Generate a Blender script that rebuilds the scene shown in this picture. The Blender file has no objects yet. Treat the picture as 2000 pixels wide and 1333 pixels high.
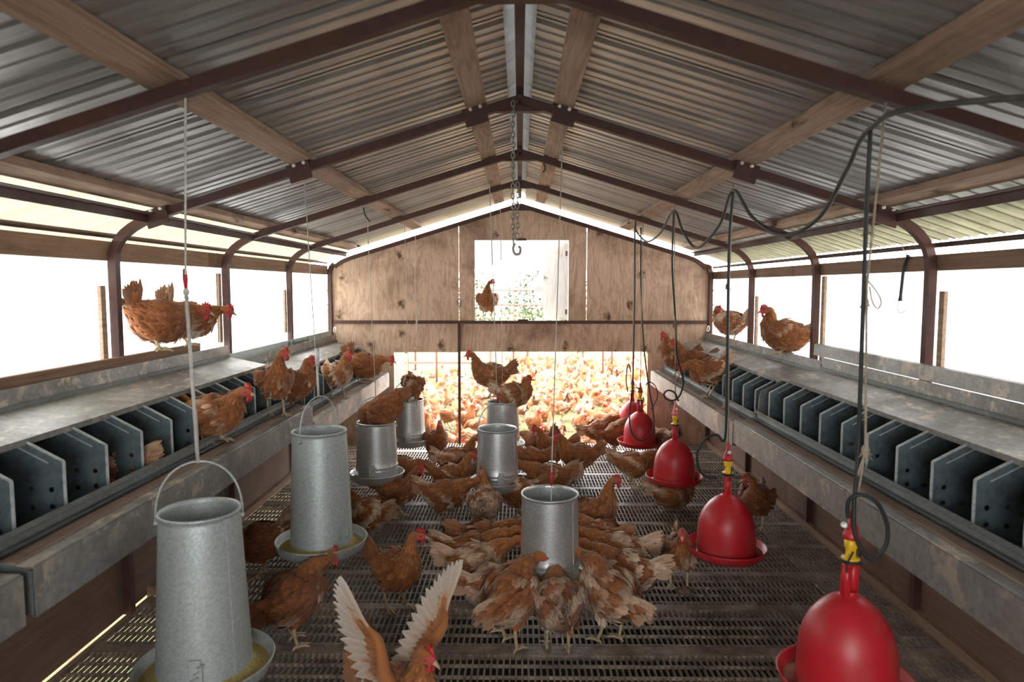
import bpy, bmesh, math, random
import numpy as np
from mathutils import Vector, Matrix

random.seed(7)
RNG = np.random.default_rng(11)
scene = bpy.context.scene
COL = scene.collection
PI = math.pi

# ------------------------------------------------------------------ camera
F_PX, CAM_H = 1333.0, 1.575
PITCH, YAW = math.atan(106 / F_PX), math.atan(15 / F_PX)
cam_data = bpy.data.cameras.new('camera')
cam_data.sensor_width = 36.0
cam_data.lens = 36.0 * F_PX / 2000.0
cam_data.clip_start = 0.02
cam_data.dof.use_dof = True
cam_data.dof.focus_distance = 4.2
cam_data.dof.aperture_fstop = 2.8
cam = bpy.data.objects.new('camera', cam_data)
cam.location = (0, 0, CAM_H)
cam.rotation_euler = (PI / 2 - PITCH, 0, YAW)
COL.objects.link(cam)
scene.camera = cam

# ------------------------------------------------------------------ sky, exposure
world = bpy.data.worlds.new('overcast_sky')
scene.world = world
world.use_nodes = True
wn = world.node_tree
wn.nodes['Background'].inputs[0].default_value = (0.97, 0.985, 1.0, 1)
wn.nodes['Background'].inputs[1].default_value = 7.0
scene.view_settings.view_transform = 'Standard'
scene.view_settings.look = 'None'
scene.view_settings.gamma = 1.0
scene.view_settings.exposure = 1.1
scene.view_settings.use_curve_mapping = False
try:
    scene.cycles.max_bounces = 10
    scene.cycles.diffuse_bounces = 6
    scene.cycles.transmission_bounces = 6
    scene.cycles.sample_clamp_indirect = 8.0
    scene.cycles.use_denoising = True
except Exception:
    pass

# ------------------------------------------------------------------ where a sight line meets a real plane
_R = cam.rotation_euler.to_matrix()


def _ray(px, py):
    return _R @ Vector(((px - 1000) / F_PX, (666.5 - py) / F_PX, -1))


def on_x(px, py, X):
    d = _ray(px, py); return Vector((0, 0, CAM_H)) + d * (X / d.x)


def on_y(px, py, Y):
    d = _ray(px, py); return Vector((0, 0, CAM_H)) + d * (Y / d.y)


def on_z(px, py, Z):
    d = _ray(px, py); return Vector((0, 0, CAM_H)) + d * ((Z - CAM_H) / d.z)


# ------------------------------------------------------------------ mesh helpers
def catmull(pts, n=6, closed=False):
    P = np.array([tuple(p) for p in pts], float)
    if closed:
        P = np.vstack([P[-1], P, P[0], P[1]])
    else:
        P = np.vstack([2 * P[0] - P[1], P, 2 * P[-1] - P[-2]])
    out = []
    for i in range(1, len(P) - 2):
        for k in range(n):
            t = k / n
            a, b, c, d = P[i - 1], P[i], P[i + 1], P[i + 2]
            out.append(0.5 * ((2 * b) + (c - a) * t + (2 * a - 5 * b + 4 * c - d) * t * t + (3 * b - a - 3 * c + d) * t ** 3))
    if not closed:
        out.append(P[-2])
    return np.array(out)


class MB:
    def __init__(self):
        self.v, self.f, self.m, self.s = [], [], [], []

    def add(self, verts, faces, mat=0, smooth=False):
        o = len(self.v)
        self.v.extend([tuple(map(float, p)) for p in verts])
        for f in faces:
            self.f.append(tuple(int(i) + o for i in f)); self.m.append(mat); self.s.append(smooth)
        return self

    def box(self, c, size, rot=None, mat=0):
        hx, hy, hz = size[0] / 2, size[1] / 2, size[2] / 2
        P = [Vector((x * hx, y * hy, z * hz)) for z in (-1, 1) for y in (-1, 1) for x in (-1, 1)]
        if rot is not None:
            P = [rot @ p for p in P]
        c = Vector(c)
        return self.add([p + c for p in P], [(0, 2, 3, 1), (4, 5, 7, 6), (0, 1, 5, 4), (2, 6, 7, 3), (0, 4, 6, 2), (1, 3, 7, 5)], mat)

    def bar(self, a, b, w, h, mat=0):
        a, b = Vector(a), Vector(b)
        d = b - a
        q = d.to_track_quat('Y', 'Z').to_matrix()
        return self.box((a + b) / 2, (w, d.length, h), q, mat)

    def tube(self, pts, r, n=8, mat=0, cap=True, smooth=True, square=False):
        P = np.array([tuple(p) for p in pts], float)
        N = len(P)
        rr = np.full(N, r, float) if np.isscalar(r) else np.array(r, float)
        T = np.gradient(P, axis=0)
        T /= np.maximum(np.linalg.norm(T, axis=1, keepdims=True), 1e-9)
        ref = np.array([0, 0, 1.0]) if abs(T[0][2]) < .9 else np.array([0, 1.0, 0])
        S = np.cross(ref, T[0]); S /= np.linalg.norm(S)
        V = []
        ph = PI / 4 if square else 0
        for i in range(N):
            S = S - S.dot(T[i]) * T[i]; S /= max(np.linalg.norm(S), 1e-9)
            U = np.cross(T[i], S)
            for k in range(n):
                a = 2 * PI * k / n + ph
                V.append(P[i] + rr[i] * (math.cos(a) * S + math.sin(a) * U))
        Fc = [(i * n + k, i * n + (k + 1) % n, (i + 1) * n + (k + 1) % n, (i + 1) * n + k) for i in range(N - 1) for k in range(n)]
        if cap:
            Fc.append(tuple(range(n - 1, -1, -1))); Fc.append(tuple((N - 1) * n + k for k in range(n)))
        return self.add(V, Fc, mat, smooth and not square)

    def cyl(self, a, b, r, n=12, mat=0):
        return self.tube([a, b], r, n, mat)

    def lathe(self, prof, n=40, c=(0, 0, 0), mat=0, smooth=True):
        V = [(c[0] + r * math.cos(2 * PI * k / n), c[1] + r * math.sin(2 * PI * k / n), c[2] + z) for r, z in prof for k in range(n)]
        Fc = [(i * n + k, i * n + (k + 1) % n, (i + 1) * n + (k + 1) % n, (i + 1) * n + k) for i in range(len(prof) - 1) for k in range(n)]
        return self.add(V, Fc, mat, smooth)

    def ball(self, c, rad, n=10, mat=0):
        V, Fc = [], []
        for i in range(n + 1):
            t = PI * i / n
            for k in range(n * 2):
                p = PI * k / n
                V.append((c[0] + rad[0] * math.sin(t) * math.cos(p), c[1] + rad[1] * math.sin(t) * math.sin(p), c[2] + rad[2] * math.cos(t)))
        w = n * 2
        for i in range(n):
            for k in range(w):
                Fc.append((i * w + k, (i + 1) * w + k, (i + 1) * w + (k + 1) % w, i * w + (k + 1) % w))
        return self.add(V, Fc, mat, True)

    def strip(self, prof, y0, y1, th=0.0, mat=0, ny=1):
        """a bent sheet: profile of (x, z) swept from y0 to y1, with thickness th"""
        n = len(prof)
        P = np.array(prof, float)
        T = np.gradient(P, axis=0); T /= np.maximum(np.linalg.norm(T, axis=1, keepdims=True), 1e-9)
        Nn = np.stack([-T[:, 1], T[:, 0]], 1)
        A = P; B = P + Nn * th
        ring = list(A) + list(B[::-1])
        V = []
        for j in range(ny + 1):
            y = y0 + (y1 - y0) * j / ny
            V += [(x, y, z) for x, z in ring]
        m = len(ring)
        Fc = [(j * m + k, j * m + (k + 1) % m, (j + 1) * m + (k + 1) % m, (j + 1) * m + k) for j in range(ny) for k in range(m)]
        for i in range(n - 1):
            Fc.append((i, m - 1 - i, m - 2 - i, i + 1))
            o = ny * m
            Fc.append((o + i, o + i + 1, o + m - 2 - i, o + m - 1 - i))
        return self.add(V, Fc, mat)

    def build(self, name, mats, parent=None, loc=None, fix=True):
        me = bpy.data.meshes.new(name)
        me.from_pydata(self.v, [], self.f)
        if not isinstance(mats, (list, tuple)):
            mats = [mats]
        for m in mats:
            me.materials.append(m)
        me.polygons.foreach_set('material_index', self.m)
        me.polygons.foreach_set('use_smooth', self.s)
        if fix:
            b = bmesh.new(); b.from_mesh(me)
            bmesh.ops.recalc_face_normals(b, faces=b.faces)
            b.to_mesh(me); b.free()
        me.update()
        o = bpy.data.objects.new(name, me)
        COL.objects.link(o)
        if parent is not None:
            o.parent = parent
        if loc is not None:
            o.location = loc
        return o


def bevel(o, w=0.004, seg=2):
    md = o.modifiers.new('bevel', 'BEVEL'); md.width = w; md.segments = seg; md.limit_method = 'ANGLE'
    return o


def tag(o, label, cat, group=None):
    o['label'] = label; o['category'] = cat
    if group:
        o['group'] = group
    return o


def thing(name, label, cat, loc=(0, 0, 0), rz=0.0, group=None):
    o = bpy.data.objects.new(name, None)
    o.empty_display_size = 0.05
    o.location = loc; o.rotation_euler = (0, 0, rz)
    COL.objects.link(o)
    return tag(o, label, cat, group)


def struct(o):
    o['kind'] = 'structure'; return o


# ------------------------------------------------------------------ materials
def mat(name, base=(.5, .5, .5), rough=.6, metal=0.0, spec=0.5):
    m = bpy.data.materials.new(name); m.use_nodes = True
    b = m.node_tree.nodes['Principled BSDF']
    b.inputs['Base Color'].default_value = (*base, 1)
    b.inputs['Roughness'].default_value = rough
    b.inputs['Metallic'].default_value = metal
    b.inputs['Specular IOR Level'].default_value = spec
    return m, m.node_tree.nodes, m.node_tree.links, b


def coords(N, L, scale=(1, 1, 1), src='Object'):
    tc = N.new('ShaderNodeTexCoord'); mp = N.new('ShaderNodeMapping')
    mp.inputs['Scale'].default_value = scale
    if src == 'World':
        g = N.new('ShaderNodeNewGeometry'); L.new(g.outputs['Position'], mp.inputs['Vector'])
    else:
        L.new(tc.outputs[src], mp.inputs['Vector'])
    return mp.outputs['Vector']


def noise(N, L, vec, scale, detail=4, rough=.6, dist=0.0):
    n = N.new('ShaderNodeTexNoise')
    n.inputs['Scale'].default_value = scale; n.inputs['Detail'].default_value = detail
    n.inputs['Roughness'].default_value = rough; n.inputs['Distortion'].default_value = dist
    L.new(vec, n.inputs['Vector'])
    return n.outputs['Fac']


def ramp(N, L, fac, stops):
    r = N.new('ShaderNodeValToRGB')
    el = r.color_ramp.elements
    el[0].position, el[0].color = stops[0][0], (*stops[0][1], 1)
    el[1].position, el[1].color = stops[-1][0], (*stops[-1][1], 1)
    for p, c in stops[1:-1]:
        e = el.new(p); e.color = (*c, 1)
    L.new(fac, r.inputs['Fac'])
    return r.outputs['Color']


def mix(N, L, fac, a, b, mode='MIX'):
    m = N.new('ShaderNodeMix'); m.data_type = 'RGBA'; m.blend_type = mode
    for sock, val in ((m.inputs[0], fac), (m.inputs[6], a), (m.inputs[7], b)):
        if isinstance(val, (int, float)):
            sock.default_value = val
        elif isinstance(val, tuple):
            sock.default_value = (*val, 1)
        else:
            L.new(val, sock)
    return m.outputs[2]


def bump(N, L, b, h, strength=.3, dist=.01):
    n = N.new('ShaderNodeBump'); n.inputs['Strength'].default_value = strength; n.inputs['Distance'].default_value = dist
    L.new(h, n.inputs['Height']); L.new(n.outputs['Normal'], b.inputs['Normal'])


W3 = ((0, (0, 0, 0)), (1, (1, 1, 1)))


def wood(name, light, dark, axis, stain=0.4, ring=9.0, knots=True, rough=.8, scale=1.0):
    """plywood / lumber: stretched contour grain, knots and dirt"""
    m, N, L, b = mat(name, rough=rough, spec=.2)
    st = {'x': (.25, 1, 1), 'y': (6.5, .42, 6.5), 'z': (2.6, 2.6, .62)}[axis]
    v = coords(N, L, tuple(q * scale for q in st), 'World')
    base = noise(N, L, v, 2.6, 4, .55, .7)
    mul = N.new('ShaderNodeMath'); mul.operation = 'MULTIPLY'; mul.inputs[1].default_value = ring
    L.new(base, mul.inputs[0])
    fr = N.new('ShaderNodeMath'); fr.operation = 'PINGPONG'; fr.inputs[1].default_value = .5
    L.new(mul.outputs[0], fr.inputs[0])
    mid = tuple(.35 * a + .65 * c for a, c in zip(dark, light))
    grain = ramp(N, L, fr.outputs[0], ((0, mid), (.07, tuple(.3 * a + .7 * c for a, c in zip(dark, light))), (.3, light)))
    fine = noise(N, L, coords(N, L, {'x': (2, 60, 60), 'y': (60, 2, 60), 'z': (70, 70, 3)}[axis], 'World'), 1.6, 4)
    c = mix(N, L, .5, grain, ramp(N, L, fine, ((.25, (.45, .42, .40)), (.7, (1, 1, 1)))), 'MULTIPLY')
    s = noise(N, L, coords(N, L, (1, 1, 1), 'World'), 1.4, 6, .65, .4)
    c = mix(N, L, ramp(N, L, s, ((.48, (0, 0, 0)), (.70, (stain,) * 3))), c, tuple(x * .55 for x in dark))
    if knots:
        g = N.new('ShaderNodeNewGeometry'); sp = N.new('ShaderNodeSeparateXYZ'); cb = N.new('ShaderNodeCombineXYZ')
        L.new(g.outputs['Position'], sp.inputs[0])
        L.new(sp.outputs['X'], cb.inputs['X']); L.new(sp.outputs['Z' if axis == 'z' else 'Y'], cb.inputs['Y'])
        mp = N.new('ShaderNodeMapping'); mp.inputs['Scale'].default_value = (4.6, 3.7, 1) if axis == 'z' else (9, 2.2, 1)
        L.new(cb.outputs[0], mp.inputs['Vector'])
        wv = N.new('ShaderNodeTexNoise'); wv.inputs['Scale'].default_value = 5; L.new(mp.outputs[0], wv.inputs['Vector'])
        ad = N.new('ShaderNodeMix'); ad.data_type = 'VECTOR'; ad.inputs[0].default_value = .35
        L.new(mp.outputs[0], ad.inputs[4]); L.new(wv.outputs['Color'], ad.inputs[5])
        vo = N.new('ShaderNodeTexVoronoi'); vo.voronoi_dimensions = '2D'; vo.inputs['Scale'].default_value = 1.0
        L.new(ad.outputs[1], vo.inputs['Vector'])
        sel = N.new('ShaderNodeSeparateColor'); L.new(vo.outputs['Color'], sel.inputs[0])
        has = ramp(N, L, sel.outputs[0], ((.34, (0, 0, 0)), (.40, (1, 1, 1))))
        k = ramp(N, L, vo.outputs['Distance'], ((.035, (.95, .95, .95)), (.06, (.6, .6, .6)), (.15, (0, 0, 0))))
        c = mix(N, L, mix(N, L, 1.0, k, has, 'MULTIPLY'), c, tuple(x * .33 for x in dark))
    L.new(c, b.inputs['Base Color'])
    bump(N, L, b, fine, .15, .004)
    return m


M = {}
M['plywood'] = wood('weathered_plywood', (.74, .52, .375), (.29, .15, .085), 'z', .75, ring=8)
M['skirt'] = wood('dirty_shaded_plywood', (.21, .135, .10), (.16, .095, .065), 'y', .6, ring=6, scale=.5)  # dirty wood, base also darkened to paint shade under the nest boxes
M['lumber'] = wood('lumber', (.52, .365, .265), (.20, .105, .065), 'y', .55, ring=6)
M['lumber_dark'] = wood('dark_lumber', (.30, .19, .125), (.15, .085, .05), 'y', .4, ring=5)
M['perch_wood'] = wood('soiled_perch_wood', (.30, .22, .17), (.15, .10, .075), 'y', .6, ring=5, knots=False)
M['shutter_wood'] = wood('pale_shutter_wood', (.80, .78, .74), (.5, .46, .42), 'z', .2, ring=6)


def metal_mat(name, base, rough, metal=.85, spangle=40, dirt=(.3, .25, .2), dirt_amt=.3, streak=None):
    m, N, L, b = mat(name, rough=rough, metal=metal)
    v = coords(N, L, (1, 1, 1), 'Object')
    vo = N.new('ShaderNodeTexVoronoi'); vo.inputs['Scale'].default_value = spangle
    L.new(v, vo.inputs['Vector'])
    hs = N.new('ShaderNodeSeparateColor'); L.new(vo.outputs['Color'], hs.inputs[0])
    c = ramp(N, L, hs.outputs[0], ((0, tuple(x * .84 for x in base)), (1, tuple(min(1, x * 1.12) for x in base))))
    n1 = noise(N, L, coords(N, L, streak or (1, 1, 1), 'Object'), 3.0, 6, .65)
    f = ramp(N, L, n1, ((.45, (0, 0, 0)), (.75, (dirt_amt,) * 3)))
    c = mix(N, L, f, c, dirt)
    L.new(c, b.inputs['Base Color'])
    r = ramp(N, L, n1, ((.3, (rough * .8,) * 3), (.75, (min(1, rough * 1.6),) * 3)))
    L.new(r, b.inputs['Roughness'])
    return m


M['galv'] = metal_mat('galvanized_steel', (.60, .63, .63), .34, .75, 150, (.45, .42, .36), .25, (1, 1, .3))
M['galv_dull'] = metal_mat('dull_galvanized_steel', (.48, .53, .52), .46, .5, 150, (.45, .42, .36), .25, (1, 1, .3))
M['roof'] = metal_mat('corrugated_roof_steel', (.48, .475, .465), .36, .6, 3, (.28, .262, .245), .7, (.25, 9, 1))
M['roof_eave'] = metal_mat('eave_roof_steel', (.56, .58, .58), .45, .35, 14, (.35, .33, .3), .3, (.5, 3, 1))
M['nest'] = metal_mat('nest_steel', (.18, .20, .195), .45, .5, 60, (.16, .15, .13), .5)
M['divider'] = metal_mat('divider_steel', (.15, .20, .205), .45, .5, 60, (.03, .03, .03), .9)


def soiled_metal():
    m = metal_mat('soiled_steel', (.29, .285, .27), .42, .5, 60, (.16, .13, .105), .7)
    N, L = m.node_tree.nodes, m.node_tree.links
    b = N['Principled BSDF']
    old = b.inputs['Base Color'].links[0].from_socket
    drops = noise(N, L, coords(N, L, (14, 5, 5), 'Object'), 1.5, 5, .7)
    f = ramp(N, L, drops, ((.53, (0, 0, 0)), (.60, (.9, .9, .9))))
    big = noise(N, L, coords(N, L, (2, 1.2, 2), 'Object'), 1.5, 3)
    f2 = mix(N, L, 1.0, f, ramp(N, L, big, ((.4, (0, 0, 0)), (.6, (1, 1, 1)))), 'MULTIPLY')
    c = mix(N, L, f2, old, (.60, .49, .38))
    L.new(c, b.inputs['Base Color'])
    return m


M['lid'] = soiled_metal()
M['steel'] = metal_mat('rust_brown_steel', (.068, .028, .021), .55, .1, 30, (.12, .045, .028), .7)
M['bolt'] = mat('zinc_bolt', (.82, .80, .74), .35, .15)[0]


def plain(name, base, rough=.5, var=.25, scale=30, spec=.4, dirt=None, damt=.5):
    m, N, L, b = mat(name, base, rough, 0, spec)
    n1 = noise(N, L, coords(N, L), scale, 5)
    c = ramp(N, L, n1, ((.3, tuple(x * (1 - var) for x in base)), (.7, tuple(min(1, x * (1 + var * .5)) for x in base))))
    if dirt:
        n2 = noise(N, L, coords(N, L, (1, 1, .6)), 7, 6, .65)
        c = mix(N, L, ramp(N, L, n2, ((.45, (0, 0, 0)), (.7, (damt,) * 3))), c, dirt)
    L.new(c, b.inputs['Base Color'])
    return m


M['red'] = plain('red_plastic', (.52, .016, .025), .40, .08, 12, .45, (.36, .12, .10), .5)
M['yellow'] = plain('yellow_plastic', (.85, .52, .02), .4, .05)
M['pale_red'] = plain('sun_faded_red_plastic', (.75, .18, .16), .45, .1)
M['rubber'] = plain('black_rubber', (.022, .024, .026), .5, .2, 20, .35)
M['hose_dusty'] = plain('dusty_black_hose', (.075, .07, .064), .6, .3, 20, .3)
M['white_cord'] = plain('off_white_cord', (.62, .58, .52), .85, .2, 60, .1)
M['twine'] = plain('tan_twine', (.42, .34, .25), .9, .3, 60, .1)
M['mash'] = plain('yellow_feed_mash', (.46, .36, .14), .95, .35, 90, .1)
M['white_plastic'] = plain('white_plastic', (.8, .8, .78), .5, .1)
M['chain'] = mat('weathered_chain_steel', (.30, .27, .23), .45, .7)[0]
M['pale_panel'] = plain('pale_panel_paint', (.13, .135, .125), .7, .12, 4, .2)
M['fence'] = plain('fence_pipe_rust', (.16, .085, .06), .7, .2)
M['water'] = mat('drinking_water', (.3, .03, .03), .05, 0, .8)[0]
M['green_ink'] = plain('green_print', (.06, .22, .10), .6, .3, 80)

# dirty slats of the floor
m, N, L, b = mat('dirty_floor_slat', rough=.55, spec=.5)
n1 = noise(N, L, coords(N, L), 9, 7, .7)
n2 = noise(N, L, coords(N, L), 90, 3, .6)
c = ramp(N, L, n1, ((.3, (.085, .06, .043)), (.5, (.20, .15, .11)), (.72, (.38, .30, .235))))
c = mix(N, L, ramp(N, L, n2, ((.55, (0, 0, 0)), (.75, (.55, .55, .55)))), c, (.55, .48, .41))
L.new(c, b.inputs['Base Color']); bump(N, L, b, n1, .4, .006)
M['slat'] = m

# plastic sheeting over the side openings, lit from outside
def sheet_mat(name, tint, scuff, amt):
    m = bpy.data.materials.new(name); m.use_nodes = True
    N, L = m.node_tree.nodes, m.node_tree.links
    N.remove(N['Principled BSDF'])
    out = N['Material Output']
    d, t, mx = N.new('ShaderNodeBsdfDiffuse'), N.new('ShaderNodeBsdfTranslucent'), N.new('ShaderNodeMixShader')
    n1 = noise(N, L, coords(N, L, (1, .7, 2.4)), 6, 7, .75, .3)
    col = mix(N, L, ramp(N, L, n1, ((.62, (0, 0, 0)), (.72, (amt,) * 3))), tint, scuff)
    L.new(col, d.inputs['Color']); L.new(col, t.inputs['Color'])
    mx.inputs[0].default_value = .8
    L.new(d.outputs[0], mx.inputs[1]); L.new(t.outputs[0], mx.inputs[2]); L.new(mx.outputs[0], out.inputs['Surface'])
    return m


M['sheet'] = sheet_mat('white_plastic_sheeting', (.70, .71, .71), (.8, .8, .8), .2)
M['sheet_scuffed'] = sheet_mat('scuffed_white_sheeting', (.40, .40, .395), (.10, .09, .08), 1.0)
M['fiberglass'] = sheet_mat('yellowed_fiberglass', (.115, .107, .075), (.035, .03, .015), .9)
M['net'] = sheet_mat('pale_shade_net', (.15, .157, .157), (.09, .095, .095), .8)

# ground outside
m, N, L, b = mat('trampled_grass_ground', rough=.95, spec=.1)
n1 = noise(N, L, coords(N, L), 2.2, 6, .7)
c = ramp(N, L, n1, ((.35, (.085, .07, .038)), (.5, (.15, .13, .07)), (.65, (.085, .11, .035))))
L.new(c, b.inputs['Base Color'])
M['ground'] = m
M['grass'] = plain('straw_green_grass', (.14, .15, .055), .8, .5, 3, .2)
M['leaf'] = plain('pale_leaves', (.075, .10, .05), .8, .5, 3, .2)

# hen materials: the colour of every feather is stored with the feather
def hen_mat(name, rough, spec, sheen=0.0):
    m, N, L, b = mat(name, rough=rough, spec=spec)
    a = N.new('ShaderNodeAttribute'); a.attribute_name = 'tone'
    n1 = noise(N, L, coords(N, L), 160, 3, .6)
    c = mix(N, L, .5, a.outputs['Color'], ramp(N, L, n1, ((.25, (.55, .55, .55)), (.75, (1.0, 1.0, 1.0)))), 'MULTIPLY')
    L.new(c, b.inputs['Base Color'])
    b.inputs['Sheen Weight'].default_value = sheen
    return m


M['plumage'] = hen_mat('hen_plumage', .75, .25, .15)
M['skin'] = hen_mat('hen_skin', .45, .4)


# ------------------------------------------------------------------ shell of the coop
ARCH = [-.46, .75, 1.96, 3.17, 4.38, 5.59, 6.78]
HW, RZ, SL = 1.887, 2.42, .308
Y_NEAR, Y_FAR = -1.30, 6.80
PHI = math.atan(SL)


def roof_z(x, off=0.0):
    return RZ - SL * abs(x) + off


# floor: crossed slats with wider bearers, an open grid over the dark
fl = MB()
pitch = .026
x = -1.86
while x < 1.87:
    fl.box((x, (Y_NEAR + Y_FAR) / 2, -.010), (.0075, Y_FAR - Y_NEAR, .014)); x += pitch
y = Y_NEAR + .03
while y < Y_FAR:
    fl.box((0, y, -.009), (3.74, .0085, .013)); y += .0835
y = Y_NEAR + .16
while y < Y_FAR:
    fl.box((0, y, -.019), (3.74, .058, .034)); y += .40
struct(fl.build('floor', M['slat'], fix=False))

mb_ = MB().box((0, (Y_NEAR + Y_FAR) / 2, -.325), (3.76, Y_FAR - Y_NEAR, .02)).build('manure_shade_bed', plain('shade_dark_manure', (.022, .018, .013), .95, .4, 8, .1))  # near-black sheet added so the gaps between slats read as shade
tag(mb_, 'manure under the slatted floor, coloured near black to stand in for shade', 'manure'); mb_['kind'] = 'stuff'
g = MB(); g.add([(-40, -8, -.34), (40, -8, -.34), (40, 60, -.34), (-40, 60, -.34)], [(0, 1, 2, 3)])
struct(g.build('ground', M['ground'], fix=False))

# side walls below the openings, and the sheeting in the openings
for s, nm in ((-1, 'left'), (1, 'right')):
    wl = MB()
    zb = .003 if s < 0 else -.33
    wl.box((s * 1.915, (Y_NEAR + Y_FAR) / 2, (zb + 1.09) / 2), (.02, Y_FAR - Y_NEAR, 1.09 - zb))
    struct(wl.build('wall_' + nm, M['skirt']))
    bs = MB()
    bs.box((s * 1.885, (3.35 + Y_FAR) / 2 if s < 0 else (Y_NEAR + Y_FAR) / 2, .02), (.035, (Y_FAR - 3.35) if s < 0 else Y_FAR - Y_NEAR, .05))
    if s < 0:
        bs.box((-1.880, (Y_NEAR + 3.35) / 2, -.012), (.030, 3.35 - Y_NEAR, .02))
    struct(bs.build('baseboard_' + nm, M['lumber_dark']))
n_win = 0
for s in (-1, 1):
    edges = [2.25] + ARCH[2:-1] + [Y_FAR]
    top = 1.72 if s < 0 else 1.67
    for a, b2 in zip(edges[:-1], edges[1:]):
        n_win += 1
        w = MB()
        ny = 8
        V, Fc = [], []
        for j in range(ny + 1):
            yy = a + (b2 - a) * j / ny
            wob = .006 * math.sin(j * 1.3 + n_win)
            for i in range(5):
                V.append((s * (1.936 + wob * (i % 2)), yy, 1.02 + (top - 1.02) * i / 4))
        for j in range(ny):
            for i in range(4):
                Fc.append((j * 5 + i, j * 5 + i + 1, (j + 1) * 5 + i + 1, (j + 1) * 5 + i))
        w.add(V, Fc, 0, True)
        struct(w.build('window_%d' % n_win, M['sheet'] if s < 0 else M['sheet_scuffed'], fix=False))
for s in (-1, 1):
    shade_board = MB().box((s * 1.928, (Y_NEAR + 2.25) / 2, 1.39), (.012, 2.25 - Y_NEAR, .62))  # unseen board added over the near side opening to darken the corners
    struct(shade_board.build('trim_%d' % (3 if s < 0 else 4), M['skirt']))

# far wall of plywood sheets, with the doorway, the pop hole and an open joint
def rect_wall(mb, x0, x1, z0, top, y0=6.80, th=.018):
    """vertical sheet from z0 up to the sloping line 'top' (function of x) or a number"""
    xs = sorted(set([x0, x1] + ([0.0] if x0 < 0 < x1 else [])))
    tz = [top(q) if callable(top) else top for q in xs]
    poly = [(x0, z0), (x1, z0)] + [(q, t) for q, t in reversed(list(zip(xs, tz)))]
    n = len(poly)
    V = [(px, y0, pz) for px, pz in poly] + [(px, y0 + th, pz) for px, pz in poly]
    Fc = [tuple(range(n - 1, -1, -1)), tuple(range(n, 2 * n))] + [(i, (i + 1) % n, n + (i + 1) % n, n + i) for i in range(n)]
    mb.add(V, Fc)


gtop = lambda q: 2.383 - .316 * abs(q)
fw = MB()
rect_wall(fw, -1.90, -.606, 1.225, gtop)
rect_wall(fw, -.600, -.446, 1.225, gtop)
rect_wall(fw, -.446, .485, 2.035, gtop)
rect_wall(fw, .485, .659, 1.225, gtop)
rect_wall(fw, .667, 1.90, 1.225, gtop)
rect_wall(fw, -1.90, -1.262, -.05, 1.222)
rect_wall(fw, -1.262, -.603, .920, 1.222)
rect_wall(fw, -.603, .663, .926, 1.222, 6.803)
rect_wall(fw, .663, 1.280, .928, 1.222)
rect_wall(fw, 1.280, 1.90, -.05, 1.222)
rect_wall(fw, -1.90, 1.90, -.34, -.028, 6.81)  # fascia below the floor, added to block light under the slats
struct(fw.build('wall_far', M['plywood']))

nw = MB()
rect_wall(nw, -1.92, -.62, -.34, gtop, Y_NEAR - .018)
rect_wall(nw, -.62, .62, 1.78, gtop, Y_NEAR - .018)
rect_wall(nw, .62, 1.92, -.34, gtop, Y_NEAR - .018)
rect_wall(nw, -.62, .62, -.34, .70, Y_NEAR - .018)
struct(nw.build('wall_near', M['plywood']))

# corrugated roof: ribs run from the ridge to the eaves
def corrugated(mb, side, x0, x1, z0, z1, y0, y1, rib=.011, per=.153, nx=4, lap=0.0):
    prof = []
    yy = y0
    k = 0
    while yy < y1:
        big = (k % 3 == 0)
        h = rib * (1.0 if big else .62)
        for dy, dz in ((0, 0), (.016, 0), (.030, h), (.048, h), (.062, 0), (.100, 0), (.107, h * .45), (.118, h * .45), (.125, 0)):
            if yy + dy < y1:
                prof.append((yy + dy, dz))
        yy += per; k += 1
    V, Fc = [], []
    n = len(prof)
    for i in range(nx + 1):
        t = i / nx
        for (py, dz) in prof:
            V.append((side * (x0 + (x1 - x0) * t), py, z0 + (z1 - z0) * t + dz))
    for i in range(nx):
        for k in range(n - 1):
            Fc.append((i * n + k, i * n + k + 1, (i + 1) * n + k + 1, (i + 1) * n + k))
    mb.add(V, Fc)


ce = MB()
for s in (-1, 1):
    yb = -1.35
    k = 0
    while yb < 6.95:
        ye = min(yb + .94, 6.98)
        dz = .003 * (k % 2)
        corrugated(ce, s, .055, 1.67, roof_z(.055, .062 + dz), roof_z(1.67, .062 + dz), yb, ye + .045)
        yb += .918; k += 1
    # ridge flashing
    ce.strip([(s * .02, RZ + .105), (s * .055, RZ + .085), (s * .11, RZ + .045)] if s > 0 else [(-.11, RZ + .045), (-.055, RZ + .085), (-.02, RZ + .105)], -1.35, 6.98, .001, 1)
ce.strip([(-.14, RZ + .075), (0, RZ + .118), (.14, RZ + .075)], -1.35, 6.98, .001, 1)
struct(ce.build('ceiling', [M['roof'], M['roof_eave']], fix=False))
ev = MB()
corrugated(ev, -1, 1.60, 2.18, roof_z(1.60, .055), 1.800, -1.35, 6.98, .016, .19, 3)
struct(ev.build('trim_1', M['fiberglass'], fix=False))
ev = MB()
corrugated(ev, 1, 1.60, 2.12, roof_z(1.60, .055), 1.805, -1.35, 6.98, .018, .115, 3)
struct(ev.build('trim_2', M['roof_eave'], fix=False))

# ------------------------------------------------------------------ steel arches
ORD = {3.17: 'with bolted brackets, nearest the camera whose posts show', 1.96: 'nearest the camera, crossing the top corners of the view',
       4.38: 'third from the plywood end wall', 5.59: 'second from the plywood end wall', 6.78: 'bolted against the plywood end wall',
       .75: 'overhead beside the camera', -.46: 'behind the camera'}


def plate_at(mb, x, y, z, w, h, th, ang):
    mb.box((x, y, z), (w, th, h), Matrix.Rotation(ang, 3, 'Y'))


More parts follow.
